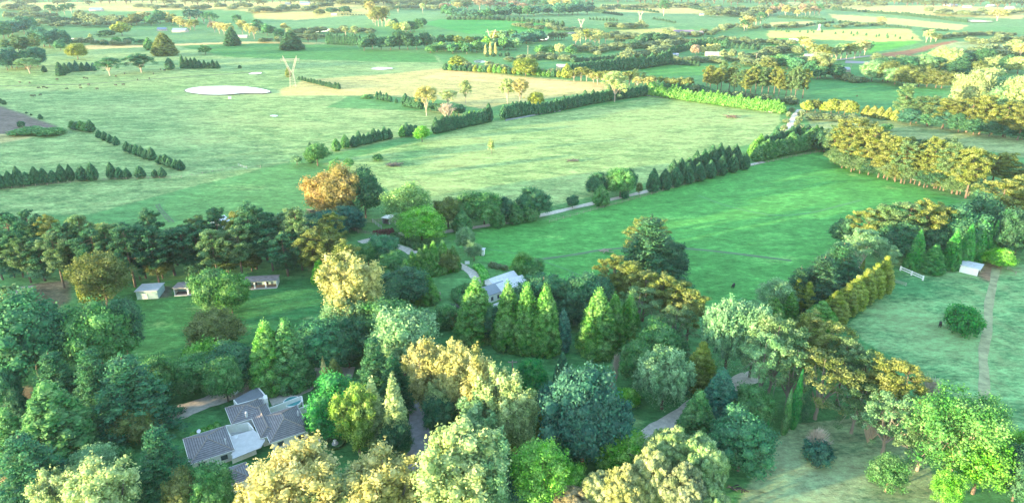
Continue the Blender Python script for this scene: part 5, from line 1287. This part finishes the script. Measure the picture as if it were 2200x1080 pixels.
row('pine', [(1518, 192), (1600, 202), (1700, 210), (1728, 214)], 18, (58, 62), (26, 28), [pg, pn, pg], 'tall sunlit pine', 'in the trunk-lit stand', (3, 4))
row('pine', [(1530, 180), (1640, 186), (1720, 192)], 9, 48, 26, [pn, pg], 'pine', 'at the back of the trunk-lit stand', (3, 3))
row('bush', [(1500, 202), (1620, 214), (1700, 226)], 8, 16, 26, [dk, bl], 'dark undershrub', 'below the trunk-lit pines', (3, 3))
row('loose', [(1740, 240), (1765, 242)], 3, 30, 26, [dk, ol], 'dark small tree', 'at the lane top', (2, 2))
row('drop', [(1215, 163), (1300, 155), (1380, 148), (1438, 139)], 30, (24, 30), (11, 12), dk, 'dark conifer', 'in the tall middle hedge')
row('drop', [(1232, 134), (1300, 128), (1372, 122)], 16, (10, 12), 9, ol, 'olive conifer', 'in the low hedge behind the middle one')
row('round', [(1345, 128), (1400, 120), (1440, 110)], 9, 20, 22, [gr, gy, ol], 'green garden tree', 'between the two middle hedges', (3, 4))
row('drop', [(1440, 118), (1500, 102), (1560, 104)], 18, (16, 20), (10, 11), dk, 'dark conifer', 'in the far dark hedge')
row('round', [(1360, 104), (1390, 94), (1425, 90)], 6, 22, 26, dk, 'very dark round tree', 'on the hill behind the hedges', (2, 2))
row('round', [(1440, 98), (1550, 92)], 8, 14, 22, [dk, ol], 'round tree', 'behind the far dark hedge', (2, 3))
row('drop', [(1442, 139), (1500, 142)], 8, 12, 9, dk, 'low dark conifer', 'in the row below the pale roofed house')
row('round', [(1494, 120), (1510, 118), (1540, 116)], 4, 22, 18, [gr, gd, pk], 'small tree', 'left of the pale roofed house', (1, 1))
row('round', [(1553, 124), (1580, 126), (1592, 128)], 3, 20, 17, lm, 'lime green tree', 'right of the pale roofed house')
row('drop', [(1572, 104), (1640, 108)], 7, 14, 8, [gr, dk], 'young conifer', 'in the nursery row')
row('round', [(1600, 128), (1650, 120)], 4, 16, 20, [gr, dk], 'green round tree', 'right of the lime trees', (2, 3))
row('round', [(1430, 74), (1450, 78), (1520, 76), (1556, 66)], 12, 12, 14, [gr, gd, pk, dk], 'garden tree', 'around the purple roofed house', (3, 4))
row('round', [(1105, 98), (1130, 92), (1160, 88)], 8, 26, 28, [bs, gr, bl], 'blue-green tree', 'in the wood left of the twin ponds', (3, 4))
row('gum', [(1182, 88), (1212, 86)], 4, 18, 16, [gd, bs], 'golden small tree', 'between the twin ponds')
row('gum', [(1235, 100), (1260, 92), (1285, 96), (1300, 92)], 7, 27, 18, [pa, gd, yg], 'pale tall tree', 'right of the twin ponds', (2, 4))
row('round', [(1160, 118), (1185, 116), (1225, 120)], 4, 22, 24, [pa, gr], 'pale green tree', 'below the twin ponds', (2, 2))
row('drop', [(1322, 90), (1340, 90)], 4, 7, 5, dk, 'tiny conifer', 'in the short row on the straw slope')
row('round', [(1260, 108), (1280, 120), (1300, 112)], 4, 12, 14, [pa, gr], 'pale bush', 'beside the dirt mound', (2, 2))
row('round', [(925, 112), (960, 110), (1000, 112), (1060, 108), (1105, 104)], 17, (20, 26), 22, [gr, bs, gy, br], 'bright green tree', 'in the wood below the crop', (3, 5))
row('round', [(930, 98), (990, 96), (1060, 90), (1100, 88)], 10, 22, 22, [gr, yg, bs, gy], 'green tree', 'at the back of the wood below the crop', (3, 3))
row('column', [(1043, 118), (1065, 118)], 3, 25, 7, gd, 'golden poplar', 'of the three by the crop wood')
row('drop', [(1046, 122), (1090, 121)], 4, 9, 9, dk, 'dark small conifer', 'below the golden poplars')
row('drop', [(704, 95), (772, 98)], 14, 22, (8, 8), dk, 'dark conifer', 'in the tall hill hedge')
row('round', [(782, 108), (850, 106), (914, 105)], 8, 36, 28, dk, 'dark evergreen', 'in the hill clump right of the hedge', (2, 2))
row('gum', [(792, 40), (806, 56), (815, 60), (826, 54)], 7, 36, 24, [gd, gd, ol], 'golden far gum', 'in the tall stand above the hill hedge', (2, 3))
row('round', [(838, 62), (860, 66), (890, 70), (905, 58)], 9, 22, 22, [dk, gr, yg, pa], 'mixed green tree', 'between the tall stand and the crop', (2, 4))
row('gum', [(662, 92), (680, 92)], 2, 20, 22, [gd, pk], 'golden bushy gum', 'right of the broad dark cone tree')
row('gum', [(612, 74), (622, 76)], 2, 22, 18, [gd, pa], 'pale gum', 'behind the broad dark cone tree')
row('gum', [(742, 78), (762, 80)], 2, 26, 16, pa, 'thin pale gum', 'behind the hill hedge')
row('round', [(552, 66), (572, 78), (600, 80)], 5, 22, 22, [bs, dk], 'blue-green tree', 'beyond the low white shed', (2, 3))
row('round', [(735, 34), (795, 34)], 11, 4, 4, gr, 'orchard tree', 'in the tiny orchard')
row('drop', [(96, 50), (170, 50)], 16, 14, 9, dk, 'dark conifer', 'in the far left hedge')
row('round', [(8, 148), (40, 152), (75, 146)], 6, 40, 38, [dk, bl], 'dark tree', 'at the front of the dark left wood', (3, 4))
row('pine', [(10, 122), (50, 118), (78, 116)], 6, 42, 30, [dk, pn], 'dark pine', 'in the middle of the dark left wood', (3, 3))
row('round', [(5, 80), (30, 72), (60, 70)], 6, 34, 34, [bl, bs], 'blue-green tree', 'at the back of the dark left wood', (3, 4))
row('round', [(75, 100), (100, 102), (135, 102)], 5, 36, 34, bl, 'very dark dome tree', 'at the right of the dark left wood', (2, 2))
row('round', [(20, 22), (45, 20), (75, 28)], 5, 16, 24, [bl, bs], 'blue far tree', 'in the top left corner', (2, 2))
row('gum', [(105, 34), (140, 33), (152, 30)], 4, 22, 22, [bs, gy], 'grey-blue far tree', 'above the far left hedge', (2, 1))
row('round', [(172, 44), (190, 50), (213, 50), (240, 50), (262, 52)], 7, 19, 20, [yg, gr, gd], 'yellowish tree', 'along the road right of the far left hedge', (2, 2))
row('round', [(278, 53), (320, 54), (345, 50), (370, 52)], 7, (22, 28), 28, [bs, ol, gd], 'tall mixed tree', 'between white shed and blue roofed house', (3, 3))
row('gum', [(385, 60), (400, 64), (418, 64)], 5, 22, 24, [gd, gd, pg], 'golden tree', 'behind the long white house', (2, 2))
row('gum', [(405, 52), (425, 50), (450, 56)], 4, 30, 28, [bl, bs], 'dark far tree', 'behind the golden trees', (2, 2))
row('gum', [(460, 70), (475, 74), (490, 75)], 4, 28, 26, [gd, gd, pk], 'golden gum', 'left of the dark pointed tree')
row('gum', [(512, 62), (525, 76), (545, 84)], 4, 32, 22, [gd, bs, bs], 'thin gum', 'right of the dark pointed tree', (2, 3))
row('round', [(955, 38), (1040, 40), (1130, 34), (1200, 32), (1262, 30)], 20, (22, 24), 28, [bl, bl, bs], 'dark blue tree', 'in the far wood above the crop', (4, 3))
row('gum', [(960, 24), (1100, 22), (1240, 20)], 13, 22, 26, [gd, bs, pk], 'golden-topped gum', 'behind the dark blue far wood', (4, 3))
row('drop', [(965, 43), (1060, 43), (1140, 48), (1208, 58)], 24, (8, 12), (8, 8), [ol, dk], 'conifer', 'in the hedge at the crop edge')
row('round', [(1310, 62), (1345, 62), (1385, 62)], 6, 15, 17, [gd, bs, bs], 'round far tree', 'under the hill pylon', (3, 1))
row('drop', [(1296, 14), (1320, 17)], 6, 6, 5, bl, 'tiny tree', 'in the first short hill row')
row('drop', [(1275, 26), (1335, 34)], 12, 7, 6, bl, 'tiny tree', 'in the second hill row')
row('drop', [(1267, 43), (1325, 46)], 9, 7, 5, dk, 'tiny conifer', 'in the dotted row by the pylon')
row('drop', [(1330, 20), (1375, 23), (1412, 28)], 12, 6, 6, bl, 'tiny tree', 'in the upper hill row')
row('drop', [(1470, 16), (1515, 24)], 9, 6, 6, bl, 'tiny tree', 'in the row right of the tall blue tree')
row('drop', [(1405, 42), (1450, 50)], 8, 5, 6, bs, 'tiny bush', 'in the faint row below the tall blue tree')
row('round', [(1525, 34), (1560, 32), (1620, 38), (1650, 30)], 11, 18, 24, [bl, bs], 'blue tree', 'in the wood beside the faint pylon', (3, 4))
row('gum', [(1598, 66), (1616, 58), (1636, 52)], 4, 24, 22, [gd, bs], 'golden gum', 'below the wood beside the faint pylon', (2, 2))
row('gum', [(1652, 34), (1700, 36), (1760, 34)], 13, 22, 18, [gd, pk, bs], 'golden grey gum', 'in the upper right stand', (2, 3))
row('drop', [(1790, 22), (1838, 25)], 10, 7, 6, bl, 'tiny conifer', 'in the top dry slope row')
row('drop', [(1846, 26), (1950, 34), (2075, 48)], 36, (6, 8), (6, 7), bl, 'tiny conifer', 'in the long dry slope hedge')
row('drop', [(1674, 38), (1770, 44)], 18, 6, 6, bs, 'tiny conifer', 'in the row below the grey gums')
row('drop', [(1726, 58), (1760, 52), (1788, 50)], 9, 6, 7, bl, 'tiny conifer', 'in the row by the windmill')
row('drop', [(1804, 49), (1870, 56)], 12, 6, 6, bs, 'tiny conifer', 'in the lower dry slope row')
row('drop', [(1903, 58), (1955, 62)], 9, 6, 6, bl, 'tiny conifer', 'in the third dry slope row')
row('drop', [(1984, 66), (2035, 67)], 9, 5, 6, bl, 'tiny conifer', 'in the row above the dark hedge')
row('round', [(2010, 86), (2060, 80), (2110, 76), (2178, 78)], 20, (12, 7), (12, 9), [dk, gr], 'dark bush', 'in the hedge behind the striped field', (1, 1))
row('gum', [(1992, 92), (2012, 90)], 3, 24, 22, [gd, pa], 'golden gum', 'at the red earth track end')
row('drop', [(1662, 66), (1800, 72), (1960, 84)], 22, 7, 3, yg, 'thin sapling', 'in the golden vine slope', (14, 3))
row('gum', [(1725, 110), (1760, 128), (1790, 132), (1815, 128), (1840, 124), (1862, 120)], 12, (32, 44), (30, 30), [gd, pg, pa, gy], 'tall sunlit gum', 'in the grove by the grey yard', (3, 4))
row('round', [(1655, 118), (1675, 116), (1700, 112), (1718, 118)], 5, 18, 20, [dk, gr], 'dark round tree', 'left behind the gum grove', (2, 2))
row('round', [(1655, 150), (1690, 148), (1720, 160), (1745, 165), (1795, 168)], 9, 34, 36, [bs, dk, ol, gr], 'dark bushy tree', 'at the foot of the gum grove', (3, 5))
row('bush', [(1805, 170), (1835, 178), (1850, 176)], 4, 16, 24, [dk, ol], 'dark shrub', 'by the small white stable')
row('round', [(1880, 172), (1930, 182), (1980, 186), (2030, 188)], 10, 40, 42, [ol, gy, ol], 'olive gum', 'at the front of the right wood', (4, 3))
row('round', [(1900, 160), (1960, 158), (2030, 165), (2100, 168)], 10, 40, 42, [ol, bs, dk, gy], 'dense gum', 'in the middle of the right wood', (4, 4))
row('round', [(2020, 138), (2060, 140), (2110, 142), (2150, 150), (2190, 160)], 8, 34, 40, [pa, yg, dk, dk], 'mixed crown tree', 'at the back of the right wood', (3, 4))
row('gum', [(2180, 115), (2195, 125)], 3, 34, 36, [gd, pa], 'golden gum', 'at the right edge above the wood')
row('round', [(2085, 238), (2120, 232), (2150, 250), (2185, 245), (2200, 260)], 6, (80, 88), 72, [pa, (.15, .2, .1), gy], 'huge pale crown tree', 'in the right edge mass', (4, 6))
row('pine', [(1945, 262), (1985, 268), (2025, 274), (2060, 280), (2100, 286), (2145, 292), (2195, 300)], 10, (72, 78), (52, 60), [pg, pg, pn], 'golden pine', 'along the strip field edge', (4, 3))
row('round', [(1960, 266), (2050, 282), (2130, 292), (2200, 300)], 8, 36, 44, [dk, bl], 'dark undertree', 'along the strip field edge', (3, 2))
row('round', [(1775, 243), (1790, 245), (1812, 245), (1832, 248)], 5, 28, 25, [pg, ol, yg], 'golden shrubby tree', 'in the row left of the strip pines', (2, 1))
row('drop', [(1862, 250), (1925, 260)], 5, 26, 18, (.13, .17, .045), 'golden cone tree', 'left of the strip pines')
row('round', [(1745, 258), (1850, 262)], 5, 14, 20, [dk, gr], 'low dark bush', 'under the golden shrubby trees', (3, 1))
row('bush', [(1058, 573), (1068, 576), (1085, 580)], 3, 13, 16, gr, 'round low bush', 'above the cottage')
row('loose', [(1000, 540), (1018, 560)], 2, 48, 40, (.09, .19, .09), 'pale green tree', 'by the tiny pump house')
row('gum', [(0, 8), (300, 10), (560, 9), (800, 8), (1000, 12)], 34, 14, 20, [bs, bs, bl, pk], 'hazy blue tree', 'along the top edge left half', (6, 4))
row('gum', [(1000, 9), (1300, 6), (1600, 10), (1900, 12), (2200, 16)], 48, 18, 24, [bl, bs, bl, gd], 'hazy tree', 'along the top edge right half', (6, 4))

fb = [(.11, .15, .06), (.06, .12, .08), (.07, .14, .08), (.06, .11, .06), (.17, .18, .09), (.2, .18, .09)]
for k_, (pts_, n_, h_, w_) in enumerate([([(0, 60), (120, 58), (250, 56)], 10, 14, 20), ([(20, 40), (110, 40)], 8, 13, 20), ([(120, 92), (210, 94), (280, 96)], 8, 11, 16), ([(540, 28), (640, 24), (700, 16)], 10, 13, 18), ([(560, 90), (640, 88), (700, 84)], 8, 10, 16),
    ([(640, 74), (720, 70), (800, 72)], 9, 13, 18), ([(830, 22), (900, 20), (960, 22)], 8, 12, 16), ([(1105, 60), (1200, 66), (1290, 74)], 12, 11, 16), ([(1290, 80), (1400, 84), (1460, 86)], 14, 12, 18), ([(1100, 130), (1160, 126), (1230, 130)], 10, 12, 16),
    ([(1240, 112), (1330, 108), (1420, 100)], 12, 16, 20), ([(1560, 92), (1640, 98), (1700, 96)], 10, 13, 18), ([(1600, 140), (1660, 142), (1720, 140)], 10, 18, 22), ([(1560, 62), (1640, 62), (1720, 60)], 9, 10, 16), ([(1780, 60), (1900, 56)], 6, 9, 14), ([(2090, 96), (2200, 90)], 7, 14, 20),
    ([(1990, 130), (2060, 128), (2120, 120), (2200, 118)], 12, 20, 28), ([(1880, 130), (1930, 134), (2000, 132)], 8, 14, 20), ([(1280, 22), (1420, 16), (1520, 14)], 12, 10, 18), ([(1640, 22), (1800, 16), (1900, 14)], 10, 10, 18), ([(2000, 30), (2100, 34), (2200, 30)], 10, 12, 18), ([(700, 10), (850, 8), (940, 12)], 10, 12, 20), ([(300, 20), (420, 22), (540, 18)], 10, 11, 18), ([(1440, 132), (1540, 134), (1600, 132)], 10, 12, 18)]):
    row('round', pts_, n_, h_, w_, fb, 'far tree', f'in far belt {k_}', (7, 3))
# ------------------------------------------------------------------ woods past the last fields: one mass
def far_wood():
    rng = np.random.default_rng(9); kk = [proto('round', 2, 0)[0], proto('gum', 2, 1)[0]]
    V = []; Fc = []; RNs = []; off = 0
    me0 = kk[0]; v0 = np.array([v.co[:] for v in me0.vertices]); f0 = [tuple(p.vertices) for p in me0.polygons if p.material_index == 0]; rn0 = np.zeros(len(me0.polygons)); me0.attributes['rnd'].data.foreach_get('value', rn0)
    pts = []
    for px in np.arange(-250, 2450, 26):
        for py in (-2, -9, -16, -24):
            if (py > -5 and rng.random() < .35): continue
            pts.append((px + rng.uniform(-12, 12), py + rng.uniform(-3, 3)))
    for px, py in pts:
        p = G(px, py); s = rng.uniform(22, 34); h = rng.uniform(16, 26); V.append(v0 * (s, s, h) + np.array(p)); Fc += [tuple(i + off for i in f) for f in f0]; RNs += list(np.clip(rn0[:len(f0)] * .6 + rng.uniform(0, .4), 0, 1)); off += len(v0)
    me = bpy.data.meshes.new('distant_woodland'); me.from_pydata(np.concatenate(V).tolist(), [], Fc); me.attributes.new('rnd', 'FLOAT', 'FACE').data.foreach_set('value', RNs); me.materials.append(M_LEAF); me.update()
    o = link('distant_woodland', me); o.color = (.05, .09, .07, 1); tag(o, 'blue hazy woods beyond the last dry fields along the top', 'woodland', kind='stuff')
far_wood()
def far_mass(name, label, items):
    V = []; Fc = []; MI = []; RNs = []; off = 0; rng = random.Random(4)
    for kind, p, h, wd, c in items:
        me = proto(kind, 2, rng.randrange(2))[0]
        if me.name not in CACHE:
            v = np.array([q.co[:] for q in me.vertices]); f = [tuple(q.vertices) for q in me.polygons]; m = [q.material_index for q in me.polygons]; r = np.zeros(len(f)); me.attributes['rnd'].data.foreach_get('value', r); CACHE[me.name] = (v, f, m, r)
        v, f, m, r = CACHE[me.name]; a = rng.uniform(0, 6.28); ca, sa = math.cos(a), math.sin(a)
        w = np.stack([(v[:, 0] * ca - v[:, 1] * sa) * wd, (v[:, 0] * sa + v[:, 1] * ca) * wd, v[:, 2] * h], 1) + np.array(p)
        lum = (c[0] + c[1]) * 1.5; V.append(w); Fc += [tuple(i + off for i in q) for q in f]; MI += m; RNs += list(np.clip(r * .6 + min(.5, lum - .2), 0, 1)); off += len(w)
    me = bpy.data.meshes.new(name); me.from_pydata(np.concatenate(V).tolist(), [], Fc); me.attributes.new('rnd', 'FLOAT', 'FACE').data.foreach_set('value', RNs)
    me.materials.append(M_LEAF); me.materials.append(M_BARK); me.polygons.foreach_set('material_index', MI); me.update()
    o = link(name, me); k = len(items); o.color = (*[sum(i[4][j] for i in items) / k for j in range(3)], 1); tag(o, label, 'trees', kind='stuff')
CACHE = {}
far_mass('distant_conifers', 'tiny far conifers of the thin hedge rows on the dry slopes', FAR['distant_conifers'])
far_mass('distant_trees', 'small far trees scattered in the hazy upper fields', FAR['distant_trees'])
# ------------------------------------------------------------------ air
mh = bpy.data.materials.new('haze_air'); mh.use_nodes = True; th = mh.node_tree; th.nodes.clear()
ov = th.nodes.new('ShaderNodeOutputMaterial'); pv = th.nodes.new('ShaderNodeVolumePrincipled')
pv.inputs['Color'].default_value = (.60, .80, 1, 1); pv.inputs['Density'].default_value = 0.4e-4; pv.inputs['Anisotropy'].default_value = .0
th.links.new(pv.outputs[0], ov.inputs[1])
hb = MB().box((0, 3500, 46), (18600, 12000, 118)); ho = hb.build('haze', mh); tag(ho, None, kind='stuff')
